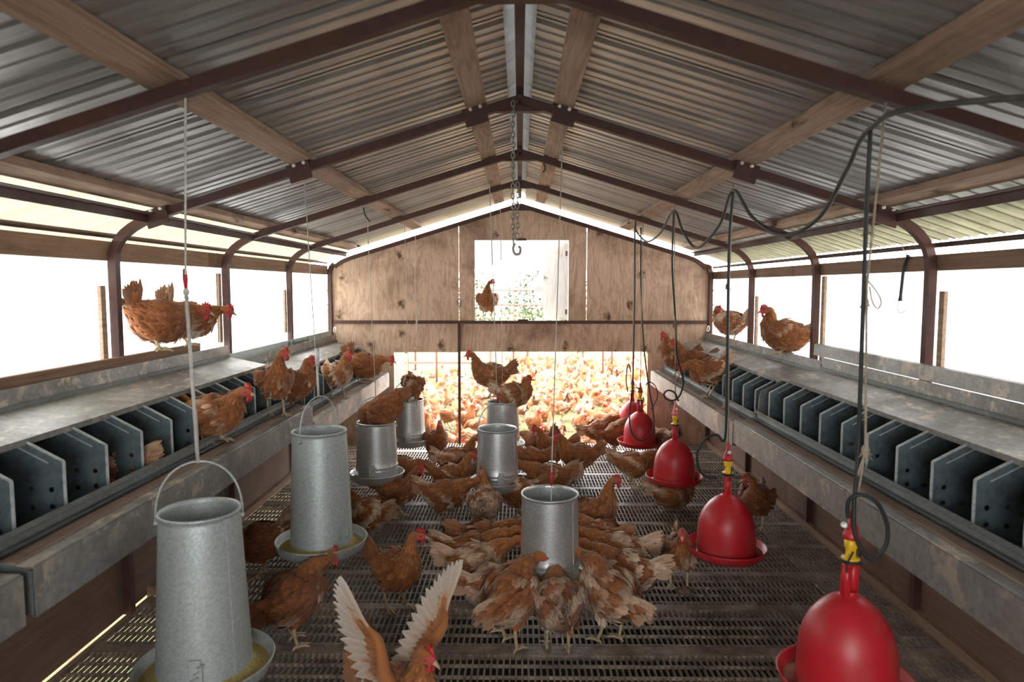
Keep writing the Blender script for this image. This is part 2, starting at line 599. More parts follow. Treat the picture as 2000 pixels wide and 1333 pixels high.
for Y in ARCH:
    t = thing('arch_frame', 'rust-brown steel roof arch ' + ORD[Y], 'roof frame', (0, Y, 0), 0, 'steel arches carrying the roof')
    for s in (-1, 1):
        tb = MB()
        zk = 1.70 if s < 0 else 1.66
        R = .20
        pts = [(s * HW, 0, .0), (s * HW, 0, zk - .02)]
        x1, z1 = HW - .24, roof_z(HW - .24)
        for q in np.linspace(0, 1, 9)[1:]:
            b0, b1, b2 = np.array([HW, zk]), np.array([HW - .005, roof_z(HW - .01)]), np.array([x1, z1])
            pp = (1 - q) ** 2 * b0 + 2 * q * (1 - q) * b1 + q * q * b2
            pts.append((s * pp[0], 0, pp[1]))
        pts.append((0, 0, RZ))
        if Y > 6.7:
            pts = [(px, 0, pz - (.045 if pz > 1.8 else 0)) for px, _, pz in pts]
        tb.tube(pts, .027, 4, square=True)
        tb.build('bent_tube', M['steel'], t)
    gs = MB()
    zr = RZ - (.045 if Y > 6.7 else 0)
    gs.add([(-.125, -.006, zr - .052), (.125, -.006, zr - .052), (.10, -.006, zr - .022), (0, -.006, zr + .01), (-.10, -.006, zr - .022),
            (-.125, .03, zr - .052), (.125, .03, zr - .052), (.10, .03, zr - .022), (0, .03, zr + .01), (-.10, .03, zr - .022)],
           [(0, 1, 2, 3, 4), (9, 8, 7, 6, 5), (0, 5, 6, 1), (1, 6, 7, 2), (2, 7, 8, 3), (3, 8, 9, 4), (4, 9, 5, 0)])
    gs.build('gusset_plate', M['steel'], t)
    if Y == 3.17:
        for px in (-1.66, -1.0, -.2, .2, 1.02, 1.66):
            s = 1 if px > 0 else -1
            bk = MB(); z = roof_z(px) + .004
            plate_at(bk, px, -.034, z - .020, .105, .082, .007, s * PHI)
            bk.box((px, -.012, z + .0185), (.105, .05, .004), Matrix.Rotation(s * PHI, 3, 'Y'))
            bo = bk.build('purlin_bracket', M['steel'], t)
            for dx in (-.022, .022):
                bl = MB(); bz = z - SL * abs(dx) * (1 if dx * s > 0 else -1) + .012
                bl.cyl((px + dx, -.047, bz), (px + dx, -.036, bz), .0085, 6)
                bl.build('bolt', M['bolt'], bo)

# long members
def long_bar(name, x, z, y0, y1, w, h, m, label, cat, ang=0.0, group=None, bev=.003):
    o = MB().box((0, 0, 0), (w, y1 - y0, h), Matrix.Rotation(ang, 3, 'Y')).build(name, m)
    o.location = (x, (y0 + y1) / 2, z)
    if bev:
        bevel(o, bev)
    return tag(o, label, cat, group)


for px, lb in ((-.20, 'just left of the ridge'), (.20, 'just right of the ridge'), (-1.0, 'halfway down the left roof slope'),
               (1.02, 'halfway down the right roof slope, carrying the hose')):
    s = 1 if px > 0 else -1
    long_bar('purlin', px, roof_z(px, .043), Y_NEAR, 6.70, .095, .034, M['lumber'], 'pale wooden purlin ' + lb, 'roof beam', s * PHI, 'wooden purlins under the roof')
for s, nm in ((-1, 'left'), (1, 'right')):
    long_bar('purlin', s * 1.63, roof_z(1.63, .042), Y_NEAR, 6.70, .085, .034, M['lumber'], 'low wooden purlin along the %s eave above the windows' % nm, 'roof beam', s * PHI, 'wooden purlins under the roof')
    rl = MB(); rl.strip([(s * 1.695, 1.905), (s * 1.700, 1.868)] if s > 0 else [(-1.700, 1.868), (-1.695, 1.905)], Y_NEAR, 6.72, .005)
    rl.strip([(s * 1.66, 1.906), (s * 1.70, 1.900)] if s > 0 else [(-1.70, 1.900), (-1.66, 1.906)], Y_NEAR, 6.72, .004)
    tag(rl.build('angle_rail', M['steel']), 'dark steel angle rail under the low purlin on the %s side' % nm, 'rail')
    ez = 1.812 if s < 0 else 1.765
    tag(MB().cyl((s * 1.912, Y_NEAR, ez), (s * 1.912, 6.78, ez), .012, 8).build('eave_rail', M['steel']),
        'thin dark steel rail along the %s eave just above the window header' % nm, 'rail')
    zb, zt = (1.695, 1.785) if s < 0 else (1.648, 1.722)
    long_bar('header_board', s * 1.916, (zb + zt) / 2, Y_NEAR, 6.79, .022, zt - zb, M['lumber_dark'], 'brown wooden header board above the %s side windows' % nm, 'board')
tag(MB().bar((0, Y_NEAR, RZ + .038), (0, 6.80, RZ + .038), .034, .034).build('ridge_pole', M['steel']), 'dark steel ridge pole along the peak of the roof', 'pole')

# bars on the far wall, shutter, latch plates
tag(MB().bar((-1.86, 6.783, 1.224), (1.86, 6.783, 1.224), .022, .032).build('cross_bar', M['steel']), 'rust-brown horizontal steel bar across the plywood end wall', 'bar')
tag(MB().bar((-.603, 6.783, -.02), (-.603, 6.783, 1.206), .026, .026).build('door_post', M['steel']), 'rust-brown steel upright dividing the low doorway', 'post')
sh = thing('pop_hole_shutter', 'pale wooden shutter swung out at the right of the window hole', 'shutter', (.476, 6.822, 1.245), math.radians(-40))
sb = MB().box((-.155, .010, .385), (.31, .016, .77)); bevel(sb.build('panel', M['shutter_wood'], sh), .003)
for hz in (.08, .66):
    MB().box((-.012, -.003, hz), (.022, .008, .05)).build('hinge', M['steel'], sh)
for (px, py, lab) in ((1018, 468, 'small brown latch bar at the top of the window hole'), (1021, 626, 'small brown latch block at the foot of the window hole')):
    p = on_y(px, py, 6.785)
    o = MB().box((0, 0, 0), (.10, .02, .022)).build('latch_bar', M['steel'], None, p); bevel(o, .004); tag(o, lab, 'latch')

# stakes beside the posts
for i, (X, Y, z0, z1, lb) in enumerate(((-1.908, 3.10, 1.22, 1.58, 'beside the nearest left window post'), (-1.908, 4.32, 1.22, 1.66, 'beside the middle left window post'),
                           (-1.908, 5.53, 1.20, 1.55, 'beside the far left window post'), (1.908, 3.10, 1.20, 1.555, 'beside the nearest right window post'),
                           (1.908, 4.31, 1.09, 1.64, 'beside the middle right window post'), (1.908, 5.52, 1.08, 1.50, 'beside the far right window post'))):
    o = MB().box((0, 0, 0), (.018, .038, z1 - z0)).build('wooden_stake', M['lumber'], None, (X, Y, (z0 + z1) / 2)); bevel(o, .002)
    tag(o, 'short grey wooden stake standing ' + lb, 'stake', 'wooden stakes by the window posts')

# sill boards and metal flashing
long_bar('sill_board', -1.868, 1.202, .4, 3.93, .028, .095, M['lumber_dark'], 'brown sill board under the near left windows with two hens on it', 'board')
long_bar('sill_board', 1.868, 1.062, 4.50, 6.75, .034, .095, M['lumber'], 'pale sill board under the far right windows with two hens on it', 'board')
fs = MB(); fs.strip([(-1.858, 1.075), (-1.862, 1.145)], 4.02, 6.70, .003)
ro = thing('nest_flashing', 'grey steel strip with green print on the far left sill', 'flashing', (0, 0, 0))
fs.build('strip', M['galv_dull'], ro)
cu = bpy.data.curves.new('lettering', 'FONT'); cu.body = 'Shenandoah'; cu.size = .058; cu.extrude = .0006; cu.shear = .25
tx = bpy.data.objects.new('lettering', cu); COL.objects.link(tx)
dg = bpy.context.evaluated_depsgraph_get()
tme = bpy.data.meshes.new_from_object(tx.evaluated_get(dg))
bpy.data.objects.remove(tx)
tme.name = 'printed_lettering'
tme.materials.clear(); tme.materials.append(M['green_ink'])
to = bpy.data.objects.new('printed_lettering', tme); COL.objects.link(to); to.parent = ro
to.matrix_local = Matrix(((0, 0, 1, -1.8555), (1.55, 0, 0, 5.52), (0, 1, 0, 1.092), (0, 0, 0, 1)))
lg = MB()
for k in range(2):
    lg.box((-1.8555, 5.475 - .022 * k, 1.11), (.001, .011, .05))
lg.box((-1.8555, 5.464, 1.118), (.0011, .05, .006))
lg.build('printed_mark', M['green_ink'], ro)
for yy in (4.06, 6.35):
    MB().cyl((-1.857, yy, 1.11), (-1.85, yy, 1.11), .010, 6).build('bolt', M['bolt'], ro)
fr = MB(); fr.strip([(1.862, 1.222), (1.846, 1.218), (1.842, 1.15)], .3, 4.28, .003)
tag(fr.build('sill_flashing', M['lid']), 'dirty folded steel flashing on the near right sill', 'flashing')

# ------------------------------------------------------------------ nest boxes
def divider_mesh():
    prof = [(1.452, .745), (1.452, .962), (1.590, 1.036), (1.775, 1.055), (1.775, .745)]
    holes = [(1.495, .870), (1.495, .815), (1.56, .872), (1.56, .81)]
    bm = bmesh.new()
    loops = [[bm.verts.new((x, 0, z)) for x, z in prof]]
    for hx, hz in holes:
        loops.append([bm.verts.new((hx + .0095 * math.cos(2 * PI * k / 10), 0, hz + .0095 * math.sin(2 * PI * k / 10))) for k in range(10)])
    ed = []
    for lp in loops:
        for i in range(len(lp)):
            ed.append(bm.edges.new((lp[i], lp[(i + 1) % len(lp)])))
    bmesh.ops.triangle_fill(bm, use_beauty=True, use_dissolve=False, edges=ed)
    me = bpy.data.meshes.new('divider'); bm.to_mesh(me); bm.free()
    mb = MB()
    me2 = [(v.co.x, v.co.y, v.co.z) for v in me.vertices]
    fc = [tuple(p.vertices) for p in me.polygons]
    mb.add(me2, fc)
    mb.add([(a, b + .0025, c) for a, b, c in me2], [tuple(reversed(f)) for f in fc])
    # folded front flange and pressed crease
    mb.bar((1.452, .001, .745), (1.452, .001, .962), .0075, .006, 1)
    mb.bar((1.452, .001, .962), (1.590, .001, 1.036), .0075, .006, 1)
    mb.bar((1.50, -.002, .957), (1.60, -.002, 1.010), .004, .003, 1)
    bpy.data.meshes.remove(me)
    return mb


DIV = divider_mesh()
DIV_EDGE = metal_mat('divider_edge_steel', (.52, .56, .54), .5, .35, 60, (.3, .28, .25), .3)
PERCH_Z = .785


def nest_unit(side, y0, y1, dz, label, first=.0, n_div=12):
    r = thing('nest_box', label, 'nest box', (0, y0, dz), 0, 'galvanized nest boxes along the walls')
    Ln = y1 - y0

    def pr(p):
        return p if side > 0 else [(-a, c) for a, c in reversed(p)]
    lid = MB(); lid.strip(pr([(1.57, 1.016), (1.565, 1.034), (1.80, 1.082), (1.804, 1.156)]), 0, Ln, .003)
    lid.build('lid', M['lid'], r)
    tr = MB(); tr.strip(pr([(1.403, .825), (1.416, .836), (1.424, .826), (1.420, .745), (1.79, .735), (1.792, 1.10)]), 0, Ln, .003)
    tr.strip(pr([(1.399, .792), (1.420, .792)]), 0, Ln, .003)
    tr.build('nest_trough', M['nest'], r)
    ap = MB(); ap.strip(pr([(1.31, .640), (1.288, .640), (1.288, .772), (1.40, .760)]), 0, Ln, .003)
    ap.build('apron', M['lid'], r)
    pb = MB()
    k = 0
    yy = 0.0
    while yy < Ln:
        ye = min(Ln, yy + random.uniform(.55, 1.1))
        pb.box((side * 1.366, (yy + ye) / 2, .772 + random.uniform(-.002, .002)), (.056, ye - yy - .006, .026)); yy = ye
    o = pb.build('perch_board', M['perch_wood'], r); bevel(o, .004)
    pb = MB().box((side * 1.3135, Ln / 2, .7765), (.046, Ln - .004, .007)); o = pb.build('perch_rail', M['lid'], r); bevel(o, .002)
    for e in (0.0, Ln):
        en = MB()
        poly = [(1.29, .645), (1.79, .645), (1.795, 1.075), (1.60, 1.035), (1.44, .95), (1.43, .80), (1.29, .765)]
        n = len(poly)
        d = .003
        en.add([(side * a, e - d, c) for a, c in poly] + [(side * a, e + d, c) for a, c in poly],
               [tuple(range(n)), tuple(range(2 * n - 1, n - 1, -1))] + [(i, (i + 1) % n, n + (i + 1) % n, n + i) for i in range(n)])
        en.build('end_panel', M['nest'], r)
    proto = None
    for i in range(n_div):
        yy = first + .2245 * i
        if yy > Ln - .03:
            break
        if proto is None:
            d = MB(); d.v = [(side * a, b, c) for a, b, c in DIV.v]; d.f, d.m, d.s = list(DIV.f), list(DIV.m), list(DIV.s)
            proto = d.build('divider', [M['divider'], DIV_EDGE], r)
            o = proto
        else:
            o = bpy.data.objects.new('divider', proto.data); COL.objects.link(o); o.parent = r
        o.location = (0, yy, 0)
    for yy in (.35, Ln - .35):
        MB().bar((side * 1.33, yy, .638), (side * 1.89, yy, .638), .03, .02).build('support_bar', M['steel'], r)
    return r


nest_unit(-1, -.75, 1.70, .055, 'steel nest box in the dark left foreground corner', .1)
nest_unit(-1, 1.74, 4.18, .058, 'long steel nest box along the near left wall, raised a little', .155)
nest_unit(-1, 4.20, 6.66, -.045, 'lower steel nest box in the far left corner by the plywood wall', .12)
nest_unit(1, -.75, 1.62, .0, 'steel nest box in the dark right foreground corner', .1)
nest_unit(1, 1.64, 4.06, .0, 'long steel nest box along the near right wall, lid streaked with droppings', .060)
nest_unit(1, 4.08, 6.66, -.022, 'steel nest box in the far right corner by the plywood wall', .10)

# ------------------------------------------------------------------ feeders
def feeder(loc, rt, rb, h, rp, label, rz=0.0, bail=True, bailtilt=0.0, m='galv', tall=False):
    """origin at the underside of the pan"""
    r = thing('hanging_feeder', label, 'feeder', loc, rz, 'galvanized hanging tube feeders')
    z0 = .045
    hp = MB()
    prof = [(rb, z0)]
    if not tall:
        prof += [(rb, z0 + .035), (rb * 1.02, z0 + .040), (rb, z0 + .046), (rb * 1.0, z0 + .058), (rb * 1.02, z0 + .063), (rb * .995, z0 + .069)]
    prof += [(rb + (rt - rb) * q, z0 + h * q) for q in (.3, .5, .7, .85, .965)]
    prof += [(rt, z0 + h - .008), (rt + .003, z0 + h - .006), (rt + .005, z0 + h), (rt + .002, z0 + h + .005), (rt - .003, z0 + h + .003), (rt - .004, z0 + h - .01)]
    prof += [(rb + (rt - rb) * q - .004, z0 + h * q) for q in (.85, .5, .1)] + [(rb - .004, z0)]
    hp.lathe(prof, 56)
    ho = hp.build('hopper', M[m], r)
    sm = MB(); sm.bar((0, -rb - .001, z0 + .01), (0, -rt - .001, z0 + h - .012), .008, .003)
    sm.v = [tuple(Matrix.Rotation(.75, 3, 'Z') @ Vector(p)) for p in sm.v]
    sm.build('seam', M[m], ho)
    pn = MB()
    pn.lathe([(0, 0), (rp * .86, 0), (rp * .93, .010), (rp * .985, .040), (rp, .052), (rp + .003, .056), (rp, .060), (rp - .004, .056), (rp * .96, .038), (rp * .9, .013), (rp * .8, .006), (0, .006)], 56)
    pn.build('pan', M[m], r)
    fd = MB()
    fd.lathe([(0, .05), (rb * .9, .05), (rb * 1.02, .044), (rp * .80, .028), (rp * .925, .020)], 40)
    fd.build('feed', M['mash'], r)
    cl = MB()
    cl.box((0, -rb - .004, z0 + .055), (.035, .004, .075)); cl.box((.02, -rb - .008, z0 + .035), (.005, .008, .085)); cl.box((-.02, -rb - .008, z0 + .035), (.005, .008, .085))
    for k in range(3):
        cl.tube([(-.012 + .01 * k, -rb - .012, z0 + .03 + .02 * k), (.010 + .01 * k, -rb - .012, z0 + .04 + .02 * k)], .0028, 6)
    cl.v = [tuple(Matrix.Rotation(-.1, 3, 'Z') @ Vector(p)) for p in cl.v]
    cl.build('adjusting_clip', M[m], r)
    if bail:
        b = MB()
        hb = rt * 1.55
        pts = []
        for k in range(25):
            a = PI * k / 24
            px, pz = (rt + .007) * math.cos(a), z0 + h - .03 + hb * (math.sin(a) ** .8)
            pts.append((px, bailtilt * math.sin(a) * .2, pz))
        b.tube(pts, .0034, 8)
        for s in (-1, 1):
            b.cyl((s * (rt - .004), 0, z0 + h - .03), (s * (rt + .012), 0, z0 + h - .03), .007, 8)
        b.build('bail_handle', M['galv_dull'], r)
    return r, Vector(loc) + Vector((0, 0, z0 + h - .03 + rt * 1.55))


FEED = {}
FEED['F1'] = feeder(on_y(390, 997, 2.21) - Vector((0, 0, .575)), .126, .152, .53, .222, 'tall grey tube feeder in the left foreground, largest of all', .35, True, m='galv_dull', tall=True)
FEED['F2'] = feeder(Vector((-.962, 3.22, .302)), .126, .146, .54, .217, 'tall grey tube feeder hanging second from the left front', 1.15, True, m='galv_dull', tall=True)
FEED['F3'] = feeder(Vector((-.985, 4.62, .245)), .130, .142, .36, .185, 'short tube feeder under a hen leaning into its top', .1)
FEED['F4'] = feeder(Vector((-.985, 6.00, .170)), .130, .142, .36, .185, 'short tube feeder by the doorway with one hen seen from behind on its rim', .2, True)
FEED['F5'] = feeder(Vector((-.150, 4.55, .215)), .130, .142, .36, .185, 'short tube feeder hung in the middle of the coop, third row back', .3)
FEED['F6'] = feeder(Vector((-.142, 5.70, .205)), .130, .142, .36, .185, 'short tube feeder by the doorway carrying two hens on its rim', 0, False)
FEED['F7'] = feeder(Vector((.142, 3.13, .195)), .131, .138, .37, .185, 'speckled tube feeder in the centre ringed by feeding hens', .15, False)

# ------------------------------------------------------------------ cords
def cord(pts, r, m, label, name='hanging_rope', cat='cord', knots=(), extra=None, group=None, smooth=False):
    base = Vector(pts[-1])
    o = thing(name, label, cat, base, 0, group)
    P = [Vector(p) - base for p in pts]
    if smooth:
        P = catmull(P, 7)
    MB().tube(P, r, 8).build('line', M[m], o)
    for (k, sz) in knots:
        k = Vector(k) - base
        kb = MB().ball(k, (sz, sz, sz * 1.4), 6)
        for a in range(7):
            an = a * 2.4
            kb.tube([k, k + Vector((sz * 1.6 * math.cos(an), sz * 1.6 * math.sin(an), -sz * (1.2 + .5 * (a % 3))))], .0016, 4)
        kb.build('knot', M[m], o)
    if extra:
        extra(o, base)
    return o


GRP = 'cords holding the feeders'


def clip_extra(p0, p1, m, r=.009):
    def f(o, base):
        MB().tube([Vector(p0) - base, (Vector(p0) + Vector(p1)) / 2 - base, Vector(p1) - base], [r * .6, r, r * .7], 8).build('clip', M[m], o)
    return f


b1 = FEED['F1'][1]
q = b1 + Vector((-.018, 0, .56))
cord([on_y(362, 192, 1.96), q + Vector((0, 0, .05)), b1], .0032, 'white_cord', 'white cord with a thick lower length and red clip above the largest feeder', knots=[(q, .010)], group=GRP,
     extra=lambda o, base: (MB().cyl(q - base, b1 + Vector((0, 0, -.005)) - base, .0062, 8).build('thick_cord', M['white_cord'], o),
                            clip_extra(q + Vector((0, 0, .01)), q + Vector((-.002, 0, .075)), 'red')(o, base)))
b2 = FEED['F2'][1]
kn = b2 + Vector((0, -.005, .16))
cord([(-1.0, 3.2, 2.11), b2], .0024, 'white_cord', 'white cord with a white plastic toggle above the second tall feeder', knots=[(kn, .010)], group=GRP,
     extra=lambda o, base: (MB().cyl(kn + Vector((0, 0, .01)) - base, kn + Vector((0, 0, .07)) - base, .011, 10).build('toggle', M['white_plastic'], o),
                            MB().cyl(kn - base, b2 - base, .006, 8).build('thick_cord', M['white_cord'], o)))
b3 = FEED['F3'][1]
cord([(-1.0, 4.5, 2.11), b3], .0030, 'white_cord', 'white cord above the feeder with the leaning hen', group=GRP)
tp = FEED['F4'][1]
cord([(-1.0, 5.98, 2.10), tp], .0022, 'white_cord', 'faint thin cord down to the feeder by the left of the doorway', group=GRP)
b5 = FEED['F5'][1]
cord([(-.2, 4.5, 2.35), b5], .0030, 'white_cord', 'white cord with red clip above the middle feeder of the third row', group=GRP, extra=clip_extra(b5 + Vector((0, 0, .0)), b5 + Vector((.006, 0, .07)), 'red', .008))
cord([(-.16, 5.66, 2.36), (-.142, 5.70, .57)], .0026, 'white_cord', 'white cord just right of the red-clipped one, down between two perched hens', group=GRP)
q7 = Vector((.142, 3.0, .60))
cord([(.2, 3.22, 2.36), (.145, 3.03, .75), (.142, 3.0, .56)], .0026, 'white_cord', 'white cord with red clip down to the centre feeder', group=GRP, extra=clip_extra((.144, 3.02, .68), (.145, 3.03, .74), 'red', .008))

# looped cord on the far wall
pl = [on_y(811, 462, 6.74), on_y(811, 575, 6.74), on_y(814, 600, 6.73), on_y(812, 640, 6.73), on_y(808, 650, 6.73), on_y(810, 654, 6.73), on_y(815, 645, 6.73), on_y(813, 600, 6.73), on_y(809, 577, 6.74)]
cord(pl, .004, 'white_cord', 'loose white cord ending in a loop against the left of the plywood wall', 'looped_cord', smooth=True)

# chain from the ridge
ch = thing('lifting_chain', 'hanging steel chain doubled back on its hook below the ridge', 'chain', (-.03, 3.10, 1.74))
lk = MB()
for strand, (x0, ztop, zbot) in enumerate(((0, 2.385, 1.76), (.020, 2.03, 1.80))):
    z = ztop; k = 0
    while z > zbot:
        pts = []
        for j in range(12):
            a = 2 * PI * j / 12
            lx, lz = .0075 * math.cos(a), .0145 * math.sin(a)
            pts.append((lx if k % 2 == 0 else 0, lx if k % 2 else 0, lz))
        pts.append(pts[0])
        lk.tube([(x0 + p[0] + .002 * math.sin(k), p[1], z - 1.74 + p[2]) for p in pts], .0028, 6, cap=False)
        z -= .0225; k += 1
lk.build('links', M['chain'], ch)
MB().tube(catmull([(.008, 0, .03), (.0, 0, .005), (.010, 0, -.018), (.03, 0, -.015), (.033, 0, .008), (.024, 0, .016)], 6), .005, 8).build('hook', M['chain'], ch)

# ------------------------------------------------------------------ red bell drinkers
def drinker(loc, label, rz, sc=1.0, neck='prong'):
    r = thing('bell_drinker', label, 'drinker', loc, rz, 'red hanging bell drinkers')
    S = sc
    tr = MB().lathe([(p * S, q * S) for p, q in ((0, .0), (.13, .0), (.172, .006), (.188, .022), (.196, .044), (.1985, .050), (.1955, .053), (.190, .048), (.180, .026), (.166, .014), (.13, .011), (0, .011))], 56)
    tr.build('tray', M['red'], r)
    MB().lathe([(.135 * S, .022 * S), (.180 * S, .022 * S)], 48).build('water', M['water'], r)
    prof = [(.140, .006), (.143, .012), (.1425, .03), (.141, .08), (.139, .13), (.134, .165), (.124, .198), (.108, .231), (.086, .261), (.060, .285), (.036, .300), (.024, .304), (.022, .318)]
    MB().lathe([(p * S, q * S) for p, q in prof], 56).build('bell', M['red'], r)
    nk = MB()
    for s in (-1, 1):
        nk.tube([(s * .015 * S, 0, .295 * S), (s * .0148 * S, 0, .35 * S), (s * .0145 * S, 0, .405 * S)], [.0135 * S, .0125 * S, .012 * S], 12)
        nk.box((s * .019 * S, 0, .345 * S), (.008 * S, .030 * S, .10 * S))
    nk.build('neck', M['red'], r)
    rg = MB().lathe([(.030 * S, .405 * S), (.031 * S, .409 * S), (.031 * S, .413 * S), (.015 * S, .414 * S)], 20); rg.build('seal_ring', M['rubber'], r)
    for s in (-1, 1):
        MB().tube(catmull([(s * .028 * S, -.008, .38 * S), (s * .030 * S, -.010, .41 * S), (s * .018 * S, -.020, .445 * S), (s * .024 * S, -.012, .42 * S)], 5), .0026, 6).build('spring_clip', M['rubber'], r)
    va = MB().lathe([(p * S, q * S) for p, q in ((.026, .414), (.026, .418), (.014, .420), (.0145, .445), (.019, .450), (.019, .472), (.012, .476))], 20); va.build('valve', M['yellow'], r)
    cn = MB().lathe([(p * S, q * S) for p, q in ((.012, .474), (.024, .476), (.025, .488), (.020, .494), (.018, .515), (.010, .522), (.008, .56), (.004, .565), (0, .565))], 20)
    cn.tube([(0, 0, .505 * S), (-.030 * S, 0, .52 * S)], .009 * S, 10)
    cn.build('connector', M['red'] if neck != 'faded' else M['pale_red'], r)
    MB().tube([(-.030 * S, 0, .52 * S), (-.044 * S, 0, .527 * S)], .0085 * S, 10).build('hose_nut', M['white_plastic'], r)
    return r


DR = {'D1': (Vector((.988, 1.99, .352)), 'largest red bell drinker in the right foreground', .55, 1.0, 'prong'),
      'D2': (Vector((1.028, 3.32, .245)), 'red bell drinker with dusty dome, second from the camera', 1.4, 1.0, 'prong'),
      'D3': (Vector((1.086, 4.72, .205)), 'red bell drinker third from the camera with a hen under its tray', 1.5, 1.0, 'faded'),
      'D4': (Vector((1.068, 6.00, .165)), 'red bell drinker at the right of the doorway with a hose looped over it', .2, 1.0, 'prong'),
      'D5': (Vector((1.085, 6.52, .20)), 'farthest red bell drinker, half hidden by the next one', 1.2, .92, 'prong')}
for k, a in DR.items():
    drinker(*a)

TOPS = {}
for k, (p, *_r) in DR.items():
    sc = _r[2]
    TOPS[k] = p + Vector((0, 0, .565 * sc))
RG = 'ropes holding the red drinkers'
t1 = TOPS['D1']
v1 = on_y(1690, 880, 1.97)
def d1_extra(o, base):
    MB().tube([v1 - base, t1 + Vector((-.02, 0, -.02)) - base], .003, 6).build('line', M['twine'], o)
    p = on_y(1692, 545, 1.99)
    MB().tube(catmull([p, on_y(1712, 570, 1.99), on_y(1721, 590, 1.99), on_y(1714, 603, 1.99), on_y(1704, 590, 1.99), on_y(1698, 560, 1.99)], 6) - np.array(base), .0022, 6).build('loop', M['twine'], o)
cord([(1.02, 1.96, 2.10), on_y(1693, 560, 1.99), v1, t1 + Vector((.008, 0, 0))], .0034, 'twine', 'tan twine with frayed knots and a loop above the foreground drinker', 'hanging_rope', 'rope',
     [(on_y(1695, 448, 1.99), .011), (on_y(1690, 590, 1.99), .010), (v1, .012)], d1_extra, RG)
cord([on_y(1432, 360, 3.2), on_y(1424, 560, 3.26), TOPS['D2']], .0034, 'twine', 'tan twine with a small frayed knot above the dusty drinker', 'hanging_rope', 'rope', [(on_y(1421, 560, 3.26), .011), (on_y(1416, 790, 3.3), .012)], None, RG)
cord([on_y(1317, 400, 4.45), TOPS['D3']], .0034, 'twine', 'tan rope straight down to the third drinker', 'hanging_rope', 'rope', (), None, RG)
cord([on_y(1256, 430, 5.75), TOPS['D4']], .0034, 'twine', 'tan rope down the plywood to the drinker with looped hose', 'hanging_rope', 'rope', (), None, RG)
cord([on_y(1239, 440, 6.4), TOPS['D5']], .004, 'twine', 'tan rope to the farthest drinker, left of its black hose', 'hanging_rope', 'rope', (), None, RG)


def hose(pts, r, m, label, name='water_hose'):
    P = [Vector(p) for p in pts]
    base = P[0].copy()
    o = MB().tube(catmull([p - base for p in P], 8), r, 10).build(name, M[m])
    o.location = base
    return tag(o, label, 'hose', 'black water hoses')


hose([(1.55, 1.2, 1.93), on_y(1850, 203, 1.62), on_y(1700, 252, 1.96), on_y(1655, 330, 2.2), on_y(1600, 425, 2.45), on_y(1530, 460, 2.75), on_y(1470, 425, 3.02), on_y(1432, 372, 3.17),
      on_y(1405, 440, 3.45), on_y(1362, 484, 3.85), on_y(1335, 455, 4.15), on_y(1316, 412, 4.40), on_y(1290, 455, 4.9), on_y(1264, 472, 5.25), on_y(1243, 452, 5.6), on_y(1241, 432, 5.62)],
     .0075, 'hose_dusty', 'long dusty black hose swagging under the right roof slope')
c1 = DR['D1'][0]
hose([on_y(1700, 252, 1.96), on_y(1692, 420, 1.975), on_y(1684, 650, 1.985), on_y(1676, 880, 1.985), on_y(1668, 990, 1.97), on_y(1672, 1050, 1.96), on_y(1698, 1092, 1.95), on_y(1728, 1070, 1.95),
      on_y(1733, 1030, 1.95), on_y(1715, 985, 1.95), on_y(1685, 967, 1.96), on_y(1660, 975, 1.97), on_y(1655, 995, 1.975), on_y(1657, 1012, 1.975)], .0062, 'rubber', 'black hose coiled in a ring above the foreground drinker')
hose([on_y(1432, 372, 3.17), on_y(1424, 480, 3.22), on_y(1421, 650, 3.26), on_y(1419, 790, 3.28), on_y(1417, 850, 3.29), on_y(1412, 862, 3.30), on_y(1400, 850, 3.31), on_y(1378, 858, 3.31), on_y(1362, 885, 3.31),
      on_y(1366, 918, 3.31), on_y(1382, 932, 3.31), on_y(1400, 934, 3.30)], .0062, 'rubber', 'black hose curling left of the dusty drinker')
hose([on_y(1316, 412, 4.40), on_y(1313, 520, 4.5), on_y(1319, 620, 4.6), on_y(1322, 690, 4.65), on_y(1334, 740, 4.68), on_y(1330, 768, 4.69), on_y(1318, 782, 4.70), on_y(1302, 780, 4.71), on_y(1297, 770, 4.71), on_y(1305, 763, 4.71), on_y(1318, 768, 4.70), on_y(1325, 784, 4.70)],
     .0062, 'rubber', 'black hose with a small loop beside the third drinker')
hose([on_y(1252, 445, 5.7), on_y(1252, 560, 5.9), on_y(1258, 680, 5.95), on_y(1268, 760, 5.95), on_y(1275, 800, 5.92), on_y(1276, 838, 5.80), on_y(1262, 857, 5.72), on_y(1246, 860, 5.71), on_y(1232, 840, 5.74), on_y(1230, 800, 5.84), on_y(1236, 740, 5.94), on_y(1240, 560, 5.97), on_y(1240, 440, 5.75)],
     .0062, 'rubber', 'black hose hanging in a long loop over the drinker by the doorway')
hose([on_y(1272, 800, 6.10), on_y(1284, 775, 6.12), on_y(1280, 755, 6.13), on_y(1268, 746, 6.12), on_y(1262, 752, 6.05)], .005, 'rubber', 'short black hose bow to the right of the doorway drinker')
hose([on_y(1232, 728, 6.50), on_y(1229, 712, 6.50), on_y(1225, 718, 6.50), on_y(1223, 745, 6.48), on_y(1226, 766, 6.46)], .006, 'rubber', 'short black hose arched over the farthest drinker')
# clips and ties under the purlins
for i, (a, bb, cc, lb) in enumerate((((1062, 318, 4.3), (1065, 330, 4.3), (1060, 337, 4.3), 'small wire hook under the right of the ridge'), ((710, 405, 4.36), (713, 420, 4.36), (722, 433, 4.36), 'bent wire hanging from the left middle purlin'))):
    pts = [on_y(*q_) for q_ in (a, bb, cc)]
    base = pts[0].copy()
    o = MB().tube(catmull([p - base for p in pts], 5), .004, 6).build('wire_hook', M['rubber']); o.location = base; tag(o, lb, 'hook')

